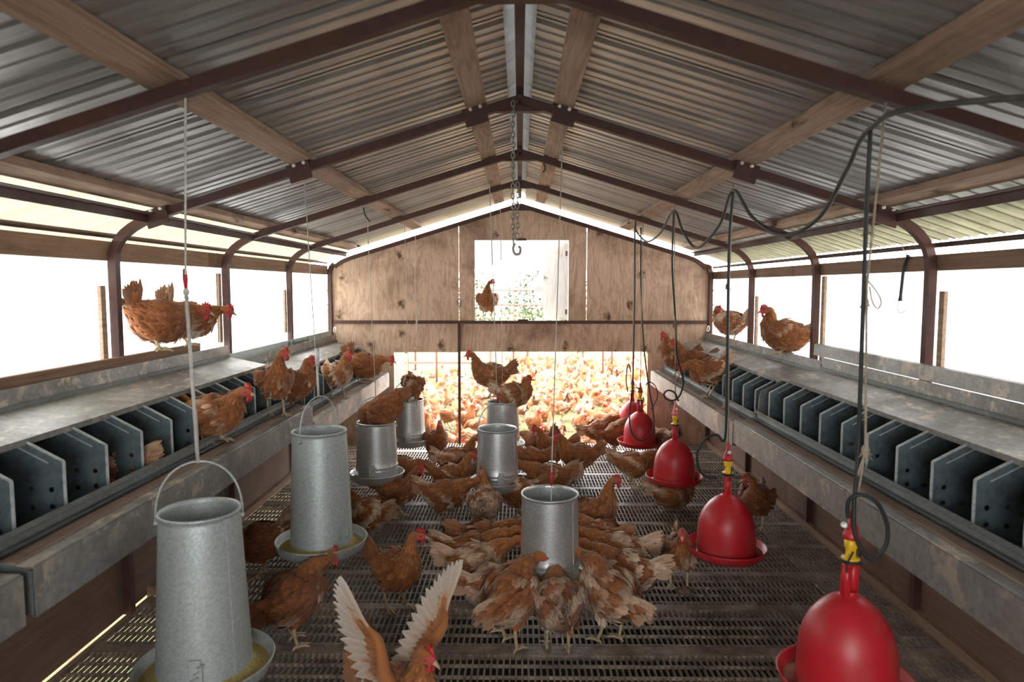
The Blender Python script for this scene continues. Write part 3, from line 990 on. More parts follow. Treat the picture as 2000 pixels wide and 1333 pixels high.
# rubber tarp strap with hooks
st = thing('rubber_strap', 'black rubber tarp strap with wire hooks hanging by the right window', 'strap', on_x(1764, 480, 1.90))
P0 = Vector(st.location)
L_ = lambda px, py: on_x(px, py, 1.895) - P0
MB().tube(catmull([L_(1774, 500), L_(1766, 520), L_(1761, 560), L_(1758, 588)], 6), [.012] + [.0075] * 16 + [.009, .011], 8).build('strap', M['rubber'], st)
MB().tube(catmull([L_(1764, 478), L_(1763, 485), L_(1770, 494), L_(1773, 503)], 5), .0025, 6).build('hook', M['bolt'], st)
MB().tube(catmull([L_(1757, 586), L_(1753, 600), L_(1756, 611), L_(1762, 611), L_(1768, 607)], 5), .0025, 6).build('hook', M['bolt'], st)
# snap hooks at the corners of the far wall
for px, py, lb in ((654, 645, 'small metal snap hook in the left corner of the plywood wall'), (1383, 643, 'small metal snap hook in the right corner of the plywood wall')):
    p = on_y(px, py, 6.70)
    o = MB().tube(catmull([(0, 0, .03), (.012, 0, .015), (.004, 0, -.02), (-.012, 0, -.012), (-.006, 0, .018)], 5, True), .005, 6).build('snap_hook', M['bolt']); o.location = p
    tag(o, lb, 'hook')
# ------------------------------------------------------------------ hens
RUST, DARK, GOLD, CREAM, WHITE = [np.array(c) for c in ((.37, .128, .042), (.16, .048, .018), (.47, .175, .055), (.72, .50, .34), (.84, .74, .63))]
RED, HORN, SHANK, EYE = [np.array(c) for c in ((.62, .045, .05), (.62, .45, .26), (.58, .44, .27), (.02, .012, .008))]


def unit(a):
    return a / np.maximum(np.linalg.norm(a, axis=-1, keepdims=True), 1e-9)


class Part:
    """verts, faces, tone per vertex, material slot per face"""
    def __init__(self):
        self.V, self.F, self.C, self.Mt, self.n = [], [], [], [], 0

    def add(self, V, F, C, m=0):
        V = np.asarray(V, float); F = [tuple(int(i) + self.n for i in f) for f in F]
        C = np.asarray(C, float)
        if C.ndim == 1:
            C = np.tile(C, (len(V), 1))
        self.V.append(V); self.C.append(C); self.F += F; self.Mt += [m] * len(F); self.n += len(V)

    def merge(self, o):
        self.V += o.V; self.C += o.C; self.F += [tuple(i + self.n for i in f) for f in o.F]; self.Mt += o.Mt; self.n += o.n

    def mesh(self, name):
        V = np.vstack(self.V); C = np.vstack(self.C)
        me = bpy.data.meshes.new(name)
        nv, nf = len(V), len(self.F)
        me.vertices.add(nv); me.vertices.foreach_set('co', V.ravel())
        tot = np.array([len(f) for f in self.F]); st_ = np.concatenate([[0], np.cumsum(tot)[:-1]])
        me.loops.add(int(tot.sum())); me.loops.foreach_set('vertex_index', np.fromiter((i for f in self.F for i in f), int))
        me.polygons.add(nf); me.polygons.foreach_set('loop_start', st_); me.polygons.foreach_set('loop_total', tot)
        me.materials.append(M['plumage']); me.materials.append(M['skin'])
        me.polygons.foreach_set('material_index', np.array(self.Mt))
        me.polygons.foreach_set('use_smooth', np.ones(nf, bool))
        at = me.attributes.new('tone', 'FLOAT_COLOR', 'POINT')
        at.data.foreach_set('color', np.hstack([np.clip(C, 0, 1), np.ones((nv, 1))]).ravel())
        me.update(calc_edges=True); me.validate()
        return me

    def obj(self, name, parent=None):
        o = bpy.data.objects.new(name, self.mesh(name)); COL.objects.link(o)
        if parent is not None:
            o.parent = parent
        return o


def loft(P, ry, rz, S0=(0, 1, 0), seg=18, n=4):
    """closed surface round a spine; returns grid (rings, seg, 3), tangents, sides"""
    P = catmull(P, n); m = len(P)
    u = np.linspace(0, len(ry) - 1, m)
    ry = np.interp(u, range(len(ry)), ry); rz = np.interp(u, range(len(rz)), rz)
    T = unit(np.gradient(P, axis=0))
    S = np.array(S0, float); G = []; SS, UU = [], []
    for i in range(m):
        S = S - S.dot(T[i]) * T[i]; S = S / max(np.linalg.norm(S), 1e-6)
        U = np.cross(T[i], S)
        a = np.arange(seg) * 2 * PI / seg
        G.append(P[i] + ry[i] * np.cos(a)[:, None] * S + rz[i] * np.sin(a)[:, None] * U)
        SS.append(S); UU.append(U)
    return np.array(G), T, np.array(SS), np.array(UU), P, ry, rz, u


def grid_faces(m, s, cap=True):
    F = [(i * s + k, i * s + (k + 1) % s, (i + 1) * s + (k + 1) % s, (i + 1) * s + k) for i in range(m - 1) for k in range(s)]
    if cap:
        F.append(tuple(range(s - 1, -1, -1))); F.append(tuple((m - 1) * s + k for k in range(s)))
    return F


def feathers(part, B, D, Nn, L, W, C0, C1, curl=.25, rows=4, mt=0):
    """leaf shaped blades: base point, direction, outward normal, length, width, tone at root and tip"""
    B, D, Nn = np.asarray(B, float), unit(np.asarray(D, float)), unit(np.asarray(Nn, float))
    k = len(B)
    L = np.broadcast_to(L, (k,)); W = np.broadcast_to(W, (k,))
    X = unit(np.cross(Nn, D)); Nn = np.cross(D, X)
    t = np.linspace(0, 1, rows)
    wid = np.interp(t, [0, .35, .7, .9, 1], [.55, .95, 1.0, .72, .22])
    V = np.empty((k, rows, 3, 3)); C = np.empty((k, rows, 3, 3))
    for i in range(rows):
        ctr = B + D * (L * t[i])[:, None] - Nn * (L * curl * t[i] ** 2 * .5)[:, None]
        for j, s in enumerate((-1, 0, 1)):
            V[:, i, j] = ctr + X * (W * .5 * wid[i] * s)[:, None] + Nn * ((W * (.16 if s == 0 else 0)))[:, None]
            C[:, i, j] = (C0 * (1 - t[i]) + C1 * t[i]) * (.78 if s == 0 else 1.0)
    q = []
    for i in range(rows - 1):
        for j in range(2):
            q.append((i * 3 + j, i * 3 + j + 1, (i + 1) * 3 + j + 1, (i + 1) * 3 + j))
    n = rows * 3
    F = [tuple(f * n + a for a in fc) for f in range(k) for fc in q]
    part.add(V.reshape(-1, 3), F, C.reshape(-1, 3), mt)


def tube_part(part, pts, rad, col, mt=1, seg=7, n=3):
    G, *_ = loft(pts, rad, rad, (0, 1, .01), seg, n)
    part.add(G.reshape(-1, 3), grid_faces(len(G), seg), col, mt)


# pose: pitch of the body (degrees, nose up), lift of the body, head position and direction, tail angle
POSES = {
    'alert': dict(pitch=14, lift=.005, head=(.135, 0, .385), hd=(1, 0, -.12), tail=48),
    'stand': dict(pitch=8, lift=0, head=(.165, 0, .355), hd=(1, 0, -.15), tail=38),
    'reach': dict(pitch=20, lift=.01, head=(.195, 0, .318), hd=(.95, .25, -.40), tail=14),
    'feed': dict(pitch=2, lift=0, head=(.225, 0, .285), hd=(.9, 0, -.5), tail=22),
    'bend': dict(pitch=-8, lift=0, head=(.22, 0, .225), hd=(.75, 0, -.7), tail=42),
    'peck': dict(pitch=-16, lift=.005, head=(.215, 0, .125), hd=(.5, 0, -.9), tail=55),
    'lean': dict(pitch=-12, lift=-.05, head=(.215, 0, .185), hd=(.95, 0, -.35), tail=78),
    'roost': dict(pitch=8, lift=-.07, head=(.12, 0, .275), hd=(1, 0, -.2), tail=20),
    'perch': dict(pitch=6, lift=-.06, head=(.175, 0, .245), hd=(1, 0, -.15), tail=28),
    'low': dict(pitch=4, lift=-.085, head=(.16, 0, .225), hd=(1, 0, -.15), tail=25),
    'sit': dict(pitch=6, lift=-.10, head=(.115, 0, .225), hd=(1, 0, -.1), tail=28),
    'preen': dict(pitch=12, lift=-.03, head=(.055, .062, .275), hd=(-.80, .35, -.50), tail=58),
    'hunch': dict(pitch=10, lift=-.01, head=(.115, 0, .335), hd=(.9, -.4, -.2), tail=28),
    'dive': dict(pitch=-30, lift=.02, head=(.16, 0, .06), hd=(.25, 0, -1), tail=-32),
}


def make_hen(pose, turn=0.0, white=.3, dark=.0, seed=0, detail=1.0, step=.02, wings='folded', tailw=1.0, headw=0.0, fluff=0.0):
    """all parts of a hen in its own frame, feet on z = 0, beak towards +x"""
    rg = np.random.default_rng(seed)
    p = POSES[pose]
    pt = math.radians(p['pitch'] + rg.uniform(-2, 2))
    lift = p['lift']
    cp, sp = math.cos(pt), math.sin(pt)
    Cc = np.array([-.005, 0, .203 + lift])
    ax, up = np.array([cp, 0, sp]), np.array([-sp, 0, cp])
    B = lambda s, v, l=0: Cc + ax * s + up * v + np.array([0, l, 0])
    fat = 1.06 + rg.uniform(-.03, .06)
    body = [(-.168, .046, .008, .008), (-.142, .036, .028, .030), (-.095, .014, .055, .059), (-.040, -.006, .081, .088), (.025, -.006, .085, .093), (.07, .008, .073, .081), (.102, .036, .052, .060)]
    pts = [B(s, v) for s, v, _, _ in body]
    ry = [a * fat for _, _, a, _ in body]; rz = [b * fat for _, _, _, b in body]
    # neck
    tr = math.radians(turn)
    hx, hy, hz = p['head']; hd = np.array(p['hd'], float)
    cr, sr = math.cos(tr), math.sin(tr)
    hd = unit(np.array([hd[0] * cr - hd[1] * sr, hd[0] * sr + hd[1] * cr, hd[2]]))
    Hd = np.array([hx - .05 * (1 - cr), hy + .05 * sr, hz])
    P0 = B(.102, .036); T0 = unit(ax * .55 + up * .75)
    H0 = Hd - hd * .022
    dist = np.linalg.norm(H0 - P0)
    Tn = unit(np.array([0, 0, 1.0]) * (.75 if hz > .28 else .15) + hd * .65)
    def herm(t):
        h1 = 2 * t ** 3 - 3 * t ** 2 + 1; h2 = t ** 3 - 2 * t ** 2 + t; h3 = -2 * t ** 3 + 3 * t ** 2; h4 = t ** 3 - t ** 2
        return h1 * P0 + h2 * dist * 1.0 * T0 + h3 * H0 + h4 * dist * .9 * Tn
    for t, r in ((.28, .042), (.55, .029), (.80, .0215)):
        pts.append(herm(t)); ry.append(r * .92); rz.append(r * 1.08)
    hup = unit(np.array([0, 0, 1.0]) - hd * hd[2])
    for d, r, r2 in ((-.022, .0195, .0215), (-.004, .0205, .0225), (.013, .0175, .0195), (.026, .0125, .0145), (.033, .007, .009)):
        pts.append(Hd + hd * d + hup * .002); ry.append(r); rz.append(r2)
    seg = 18 if detail > .6 else 12
    G, T, S, U, P, ryi, rzi, u = loft(pts, ry, rz, (0, 1, 0), seg, 4 if detail > .6 else 2)
    m = len(G)
    ph = rg.uniform(0, 6.28, 12); fr = rg.uniform(22, 60, (4, 3))

    def mask(Q, region):
        n = sum(np.sin(Q @ fr[i] + ph[i]) for i in range(4)) / 2.4
        return np.clip((n * .9 + (white - .5) * 2.6 + region) / .55 + .5, 0, 1)

    base_main = RUST * (1 - dark) + DARK * dark
    base_gold = GOLD * (1 - dark) + RUST * dark

    def tone(Q, uu, jit=.22):
        """plumage tone by place: golden neck, rust back, paler rump and underside"""
        Q = np.asarray(Q, float); uu = np.asarray(uu, float)
        rel = (Q - Cc) @ up
        under = np.clip((-rel - .03) / .05, 0, 1)
        rump = np.clip((2.2 - uu) / 1.6, 0, 1)
        neck = np.clip((uu - 5.6) / 1.2, 0, 1)
        reg = .35 * rump + .28 * under - 1.3 * neck + headw * np.clip((uu - 8) / 2, 0, 1) * 3
        w = mask(Q, reg)[:, None]
        c = base_main * (1 - neck)[:, None] + (base_gold * .85 + base_main * .15) * neck[:, None]
        c = c * (1 + .25 * under)[:, None]
        pale = CREAM * (.45 + .55 * (1 - np.clip(under, 0, 1)))[:, None] + WHITE * (.55 * np.clip(under, 0, 1))[:, None]
        c = c * (1 - w) + pale * w
        j = 1 + rg.uniform(-jit, jit, (len(Q), 1))
        return np.clip(c * j, 0, 1)

    parts = {}
    bd = Part()
    flat = G.reshape(-1, 3); uu = np.repeat(u, seg)
    col = tone(flat, uu, .05) * .8
    topd = (flat - Hd) @ hup
    face = (uu > 10.6) & (topd < .010) & (topd > -.030) & (((flat - Hd) @ hd) > -.012)
    face |= uu > 12.2
    col[face] = RED * .8 + np.array([.08, .05, .04])
    hb = (uu > 9.6) & ~face
    bd.add(flat, grid_faces(m, seg), col, 0)
    # feathers over body and neck
    st = 1.0 / detail
    Bp, Dp, Np, Lp, Wp, Up = [], [], [], [], [], []
    arc = np.concatenate([[0], np.cumsum(np.linalg.norm(np.diff(P, axis=0), axis=1))])
    a = .004; row = 0
    end = np.interp(10.9, u, arc)
    while a < end:
        i = np.interp(a, arc, range(m)); uv = np.interp(a, arc, u)
        i0 = int(min(i, m - 2)); f = i - i0
        ryy, rzz = np.interp(i, range(m), ryi), np.interp(i, range(m), rzi)
        neck = uv > 6.2
        head = uv > 9.2
        sp_ = (.010 if head else .012 if neck else .017) * st
        cnt = max(5, int(2 * PI * .5 * (ryy + rzz) / ((.009 if head else .0105 if neck else .0165) * st)))
        th = (np.arange(cnt) + .5 * (row % 2)) / cnt * 2 * PI + rg.uniform(-.12, .12, cnt)
        Pc = P[i0] * (1 - f) + P[i0 + 1] * f; Tc = unit(T[i0] * (1 - f) + T[i0 + 1] * f); Sc, Uc = S[i0], U[i0]
        q = Pc + (ryy * np.cos(th))[:, None] * Sc + (rzz * np.sin(th))[:, None] * Uc
        nn = unit((np.cos(th) / max(ryy, 1e-3))[:, None] * Sc + (np.sin(th) / max(rzz, 1e-3))[:, None] * Uc)
        lift_ = rg.uniform(.05, .22, cnt) + fluff * rg.uniform(0, .5, cnt) + (.10 if neck else 0)
        if head:
            lift_ *= .4
        i2 = max(i - 1.2, 0) if i > 1.3 else i + 1.2
        j0 = int(min(i2, m - 2)); f2 = i2 - j0
        P2 = P[j0] * (1 - f2) + P[j0 + 1] * f2; r1, r2_ = np.interp(i2, range(m), ryi), np.interp(i2, range(m), rzi)
        q2 = P2 + (r1 * np.cos(th))[:, None] * S[j0] + (r2_ * np.sin(th))[:, None] * U[j0]
        dd = unit((q2 - q) * (1 if i2 < i else -1))
        bad = (dd @ -Tc < .75)[:, None]
        dd = unit(np.where(bad, -Tc + .35 * unit(dd), dd)) + np.array([0, 0, -.10])
        nn = unit(nn - dd * np.sum(nn * unit(dd), 1)[:, None])
        dd = unit(dd - nn * np.sum(dd * nn, 1)[:, None]) + nn * (lift_ + (.15 if uv < 1.5 else 0))[:, None]
        dd += rg.normal(0, .14, dd.shape)
        Bp.append(q - nn * .0015); Dp.append(dd); Np.append(nn)
        Lp.append((.016 if head else .032 if neck else .040) * rg.uniform(.7, 1.35, cnt)); Wp.append((.008 if head else .010 if neck else .021) * rg.uniform(.7, 1.25, cnt) * (1 + .35 * (st - 1)))
        Up.append(np.full(cnt, uv)); a += sp_; row += 1
    Bp, Dp, Np, Lp, Wp, Up = map(np.concatenate, (Bp, Dp, Np, Lp, Wp, Up))
    c0 = tone(Bp, Up)
    nk = ((Up > 6.2) * 1.0)[:, None]
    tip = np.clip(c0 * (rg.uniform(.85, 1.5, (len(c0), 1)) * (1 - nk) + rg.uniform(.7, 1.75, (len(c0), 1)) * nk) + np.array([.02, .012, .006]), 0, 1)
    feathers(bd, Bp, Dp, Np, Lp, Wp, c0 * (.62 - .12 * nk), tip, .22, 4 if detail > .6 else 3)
    # legs: thigh, shank and toes grown into the body
    for s in (-1, 1):
        hip = B(-.01, -.035, s * .042); fx = -.005 + s * step
        foot = np.array([fx, s * .042, .008])
        hock = np.array([(hip[0] + fx) * .5 - .028, s * .043, max(.035, min(.10, hip[2] * .56))])
        if pose not in ('sit', 'low', 'roost', 'perch'):
            tube_part(bd, [hip + np.array([.01, 0, .02]), hip * .55 + hock * .45 + np.array([.012, 0, 0]), hock], [.046, .034, .010], tone(np.array([hip]), np.array([3.0]), .1)[0], 0, 10)
            k = int(40 * detail)
            tt = rg.uniform(.05, .85, k); an = rg.uniform(0, 2 * PI, k)
            rr = np.interp(tt, [0, .5, 1], [.046, .033, .010])
            ctr = hip[None] * (1 - tt)[:, None] + hock[None] * tt[:, None] + np.array([.010, 0, .008])
            nn = np.stack([np.cos(an), np.sin(an), np.zeros(k)], 1)
            dd = np.tile(hock - hip, (k, 1)) + nn * .02
            cc = tone(ctr, np.full(k, 2.6))
            feathers(bd, ctr + nn * rr[:, None] * .9, dd, nn, .034 * rg.uniform(.8, 1.2, k), .018, cc * .75, np.clip(cc * 1.15, 0, 1), .3, 3)
        tube_part(bd, [hock, hock * .5 + foot * .5 + np.array([-.002, 0, 0]), foot + np.array([0, 0, .006])], [.0085, .0065, .0075], SHANK, 1, 7)
        for an, ln in ((-.5, .044), (0, .054), (.5, .046), (PI, .022)):
            d = np.array([math.cos(an), math.sin(an), 0])
            tube_part(bd, [foot + np.array([0, 0, .002]), foot + d * ln * .55 + np.array([0, 0, .004]), foot + d * ln * .9 + np.array([0, 0, -.002]), foot + d * ln * 1.15 + np.array([0, 0, -.006])], [.0065, .0055, .0045, .0015], SHANK * .95, 1, 6, 2)
    parts['body'] = [bd]
    # comb, wattles, beak, eyes
    hs = unit(np.cross(hup, hd))
    cb = Part()
    prof = [(-.016, .018), (-.020, .034), (-.010, .030), (-.008, .046), (.001, .034), (.006, .050), (.012, .034), (.019, .044), (.022, .030), (.031, .022), (.030, .010), (.010, .016)]
    cs = rg.uniform(.9, 1.2)
    lean = rg.uniform(-.35, .35)
    pr = np.array([Hd + hd * x + hup * (.016 + (z - .016) * cs) + hs * max(0, z - .02) * lean for x, z in prof])
    nP = len(prof)
    ctr = pr.mean(0)
    V = np.vstack([pr, [ctr + hs * .0045], [ctr - hs * .0045]])
    F = [(i, (i + 1) % nP, nP) for i in range(nP)] + [((i + 1) % nP, i, nP + 1) for i in range(nP)]
    cb.add(V, F, RED * rg.uniform(.9, 1.15), 1)
    parts['comb'] = [cb]
    wt = []
    for s in (-1, 1):
        w = Part()
        tube_part(w, [Hd + hd * .022 - hup * .010 + hs * s * .006, Hd + hd * .021 - hup * .022 + hs * s * .008, Hd + hd * .018 - hup * .034 + hs * s * .007, Hd + hd * .016 - hup * .039 + hs * s * .006], [.004, .008, .0085, .002], RED * .95, 1, 8)
        wt.append(w)
        lobe = Part()
    parts['wattle'] = wt
    bk = Part()
    tube_part(bk, [Hd + hd * .028, Hd + hd * .040 - hup * .001, Hd + hd * .050 - hup * .005, Hd + hd * .055 - hup * .010], [.0085, .0065, .0035, .0008], HORN, 1, 8)
    parts['beak'] = [bk]
    ey = []
    for s in (-1, 1):
        e = Part()
        c = Hd + hd * .012 + hup * .006 + hs * s * .0165
        b_ = MB().ball((0, 0, 0), (.0048, .0048, .0048), 5)
        V = np.array(b_.v)
        cc = np.where(((V @ (hs * s)) > .0032)[:, None], EYE, np.array([.45, .16, .03]))
        e.add(V + c, b_.f, cc, 1); ey.append(e)
    parts['eye'] = ey
    # tail
    tl = Part()
    ta = math.radians(p['tail']) - pt
    td = np.array([-math.cos(ta), 0, math.sin(ta)]); tu = np.array([math.sin(ta), 0, math.cos(ta)])
    root = B(-.132, .048)
    Bt, Dt, Nt, Lt, Wt = [], [], [], [], []
    nt = 7 if detail > .6 else 5
    for s in (-1, 1):
        for k in range(nt):
            q = k / (nt - 1)
            Bt.append(root + tu * (.022 - .045 * q) + np.array([0, s * (.006 + .012 * q), 0]) - td * .02)
            Dt.append(td * 1 + tu * (.16 - .50 * q) + np.array([0, s * (.03 + .17 * q), 0]))
            Nt.append(np.array([0, s, 0]) + tu * .25)
            Lt.append((.128 - .035 * q) * tailw * rg.uniform(.92, 1.08)); Wt.append(.030 * rg.uniform(.9, 1.1))
    Bt = np.array(Bt)
    ct = tone(Bt, np.zeros(len(Bt))) * (1 - .6 * min(1, white * 1.6)) + CREAM * .6 * min(1, white * 1.6)
    tipc = ct * .6 + CREAM * .6 * np.clip(.3 + white, 0, 1) * .6
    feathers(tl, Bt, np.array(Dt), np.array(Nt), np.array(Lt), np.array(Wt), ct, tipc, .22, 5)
    # coverts at the tail root
    k = int(46 * detail)
    an = rg.uniform(-2.2, 2.2, k); al = rg.uniform(-.02, .05, k)
    nn = np.stack([np.zeros(k), np.sin(an), np.zeros(k)], 1) + np.cos(an)[:, None] * tu
    bb = root + td * al[:, None] + nn * np.interp(al, [-.02, .05], [.036, .016])[:, None] * np.array([1, .8, 1])
    cc = tone(bb, np.full(k, .3))
    feathers(tl, bb - nn * .004, td + nn * .12 + rg.normal(0, .1, (k, 3)), nn, .05 * rg.uniform(.8, 1.2, k), .024, cc * .8, np.clip(cc * 1.2 + .02, 0, 1), .3, 4)
    parts['tail'] = [tl]
    # wings
    wg = []
    for s in (-1, 1):
        w = Part()
        if wings == 'folded':
            sh, mid, tp_ = B(.075, .035, s * .066 * fat), B(-.02, .022, s * .083 * fat), B(-.112, .026, s * .050)
            Gw, Tw, Sw, Uw, Pw, ryw, rzw, uw = loft([sh, sh * .5 + mid * .5 + np.array([0, s * .008, 0]), mid, mid * .45 + tp_ * .55, tp_], [.010, .016, .017, .012, .004], [.022, .046, .048, .030, .007], (0, 1, 0), 10, 3)
            c = tone(Gw.reshape(-1, 3), np.full(Gw.shape[0] * 10, 3.6), .05) * .8
            w.add(Gw.reshape(-1, 3), grid_faces(len(Gw), 10), c, 0)
            Bw, Dw, Nw, Lw, Ww = [], [], [], [], []
            nr = max(4, int(10 * detail))
            for r_ in range(nr):
                t_ = (r_ + .3) / nr
                i = t_ * (len(Pw) - 1); i0 = int(min(i, len(Pw) - 2)); f = i - i0
                Pc = Pw[i0] * (1 - f) + Pw[i0 + 1] * f; Tc = unit(Tw[i0]); hh = np.interp(i, range(len(Pw)), rzw); dp = np.interp(i, range(len(Pw)), ryw)
                for z in np.linspace(-.95, .95, max(4, int(9 * detail))):
                    q = Pc + Uw[i0] * hh * z + np.array([0, s, 0]) * dp * math.sqrt(max(0, 1 - z * z))
                    Bw.append(q); Dw.append(Tc + Uw[i0] * (-.10 + .10 * z) + np.array([0, s * .12, 0]) + rg.normal(0, .09, 3))
                    Nw.append(np.array([0, s * 1.0, 0]) + Uw[i0] * z * .6); Lw.append(rg.uniform(.036, .052) * (1.0 if t_ < .7 else .95)); Ww.append(.020 * (1 + .3 * (st - 1)))
            Bw = np.array(Bw); cw = tone(Bw, np.full(len(Bw), 3.4))
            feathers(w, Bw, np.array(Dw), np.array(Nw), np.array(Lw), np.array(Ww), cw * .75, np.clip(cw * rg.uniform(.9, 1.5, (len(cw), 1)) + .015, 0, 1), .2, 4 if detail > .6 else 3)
            # flight feathers along the lower edge
            kf = 7 if detail > .6 else 4
            bb = np.array([mid * (1 - q) + tp_ * q + up * (-.030 + .030 * q) + np.array([.02, s * .010, 0]) for q in np.linspace(0, .9, kf)])
            dd = np.tile(tp_ - mid, (kf, 1)) + np.array([0, -s * .02, 0]) + up * .010
            cf = tone(bb, np.full(kf, 2.0)) * .6 + CREAM * .28 * (.5 + white)
            feathers(w, bb, dd, np.tile([0, s, .1], (kf, 1)), np.linspace(.075, .050, kf), .017, cf * .9, cf, .1, 4)
        else:
            # raised wing: shoulder, elbow, wrist and hand, with fanned quills
            fwd, out, rise = wings[0 if s < 0 else 1]
            out = np.array([0, s, 0]) * out
            shd = B(.055, .045, s * .055)
            dirn = unit(np.array([fwd, 0, 0]) + out + np.array([0, 0, rise]))
            back = unit(np.array([-1, 0, 0]) * 1.0 + out * .35 - dirn * np.dot(np.array([-1, 0, 0]), dirn))
            back = unit(back - dirn * back.dot(dirn))
            nrm = unit(np.cross(dirn, back))
            elb = shd + dirn * .070 + back * .035; wri = shd + dirn * .150 - back * .012; hnd = wri + dirn * .050 + back * .025
            tube_part(w, [shd - dirn * .02, elb * .5 + shd * .5, elb * .3 + wri * .4 + shd * .3, wri, hnd], [.026, .024, .019, .015, .006], base_gold * .9, 0, 9)
            Bq, Dq, Lq, Cq0, Cq1 = [], [], [], [], []
            for k in range(11):
                q = k / 10
                Bq.append(shd * (1 - q) + wri * q + back * .012 + dirn * .01); Dq.append(back * 1.0 + dirn * (-.55 + 1.0 * q)); Lq.append(.145 + .03 * q)
            for k in range(10):
                q = k / 9
                Bq.append(wri * (1 - q) + hnd * q); Dq.append(back * (1.0 - .70 * q) + dirn * (.45 + .75 * q)); Lq.append(.168 + .02 * math.sin(q * 3))
            n = len(Bq)
            feathers(w, np.array(Bq) + nrm * (.0012 * (np.arange(n) % 3))[:, None], Dq, np.tile(nrm, (n, 1)) + np.array(Dq) * 0, np.array(Lq), .030, np.tile(CREAM * .9, (n, 1)), np.tile(WHITE * .95, (n, 1)), .12, 7)
            for row_, (cnt, ln, off, cc) in enumerate(((20, .075, .006, RUST * .55 + CREAM * .5), (20, .050, .010, RUST * 1.1), (18, .034, .014, GOLD))):
                q = np.linspace(0, 1, cnt)
                path = np.array([shd, elb * .5 + shd * .25 + wri * .25, wri, hnd])
                bb = np.stack([np.interp(q * 3, range(4), path[:, a_]) for a_ in range(3)], 1)
                for sd in (-1, 1):
                    dd = back[None] * (1 - .5 * q)[:, None] + dirn[None] * (-.4 + 1.1 * q)[:, None] + rg.normal(0, .05, (cnt, 3))
                    c = np.tile(cc, (cnt, 1)) * rg.uniform(.8, 1.2, (cnt, 1))
                    feathers(w, bb + nrm * sd * off, dd, np.tile(nrm * sd, (cnt, 1)), ln * rg.uniform(.9, 1.15, cnt), .020, c * .8, np.clip(c * 1.2, 0, 1), .25, 4)
        wg.append(w)
    parts['wing'] = wg
    return parts


def hen(at, heading, label, pose='stand', scale=1.0, group=None, **kw):
    r = thing('hen', label, 'hen', at, math.radians(heading), group)
    r.scale = (scale,) * 3
    parts = make_hen(pose, **kw)
    for nm, lst in parts.items():
        for pt_ in lst:
            pt_.obj(nm, r)
    return r


def F_(px, py): return on_z(px, py, 0.0)
def LP(px, py, dz=.058): return on_z(px, py, .787 + dz)


# (place, heading: 0 right, 90 away, 180 left, -90 towards the camera), label, pose, options
H = []
def add(at, hd, label, pose='stand', **k): H.append((at, hd, label, pose, k))


# --- on the sills, perches, window and feeder rims
add(Vector((-1.832, on_x(316, 703, -1.832).y, 1.246)), 58, 'rust hen with raised tail leaning forward on the left sill, nearer of two', 'lean', white=.08, seed=1, scale=1.08, turn=-35)
add(Vector((-1.825, on_x(372, 694, -1.825).y, 1.246)), 50, 'paler hen on the left sill, half hidden behind the leaning rust hen', 'lean', white=.32, seed=2, scale=1.02, turn=-45)
add(LP(420, 866), -8, 'rust hen crouched at the nests on the near left perch, facing right', 'perch', white=.12, seed=3, turn=-15, scale=1.0)
add(LP(540, 812), -58, 'hen standing tall on the left perch with a white shoulder, facing the camera', 'alert', white=.24, seed=4, turn=35, scale=.94)
add(LP(574, 808, .0), 25, 'dark hen on the left perch right behind the tall standing one', 'hunch', white=.05, dark=.45, seed=5, turn=10, scale=.95)
add(LP(662, 778, -.05), -50, 'hen with a ragged whitish breast on the far left perch', 'hunch', white=.50, seed=6, turn=55, scale=.98)
add(LP(712, 748, -.05), -4, 'rust hen bending down on the far end of the left perch by the plywood wall', 'lean', white=.06, seed=7, scale=1.08)
add(Vector((-1.64, 2.655, .752)), 176, 'hen inside a near left nest with only its pale tail showing', 'sit', white=.30, seed=8)
f3 = FEED['F3'][0].location
add(Vector((f3.x + .055, f3.y + .0, f3.z + .275)), 172, 'rust hen perched on a feeder rim with its head down inside', 'dive', white=.06, seed=9, scale=1.0)
f4 = FEED['F4'][0].location
add(Vector((f4.x + .05, f4.y - .06, f4.z + .34)), 86, 'round-backed hen seen from behind on the feeder rim left of the doorway', 'dive', white=.34, seed=10, scale=.92, tailw=.6)
f6 = FEED['F6'][0].location
add(Vector((f6.x - .11, f6.y + .11, f6.z + .41)), 178, 'rust hen standing on the feeder rim in the doorway, facing left', 'stand', white=.13, seed=11, scale=1.06)
add(Vector((f6.x + .10, f6.y - .03, f6.z + .375)), -12, 'pale-backed hen squatting on the feeder rim in the doorway, facing right', 'sit', white=.42, seed=12, turn=10)
add(Vector((on_y(952, 626, 6.80).x, 6.80, 1.240)), -88, 'hen standing in the square window hole, head turned right', 'alert', white=.22, seed=13, turn=70, scale=.98)
add(Vector((1.800, on_x(1422, 668, 1.80).y, 1.10)), 130, 'hen on the far right sill with its head tucked back to preen', 'preen', white=.36, seed=14, turn=0, scale=1.02)
add(Vector((1.800, on_x(1530, 697, 1.80).y, 1.112)), 138, 'rust hen at the near end of the right sill board, facing left', 'roost', white=.12, seed=15, turn=25, scale=1.08)
add(LP(1322, 742, -.022), 186, 'dark rust hen with raised head on the far end of the right perch', 'alert', white=.06, dark=.2, seed=16, turn=20)
add(LP(1352, 748, -.022), 176, 'dark hen on the right perch behind the raised-head hen', 'stand', white=.06, dark=.3, seed=17, turn=0, scale=.95)
add(LP(1382, 776, -.022), 196, 'hen with raised cream tail pecking down on the right perch', 'bend', white=.36, seed=18, scale=.98)
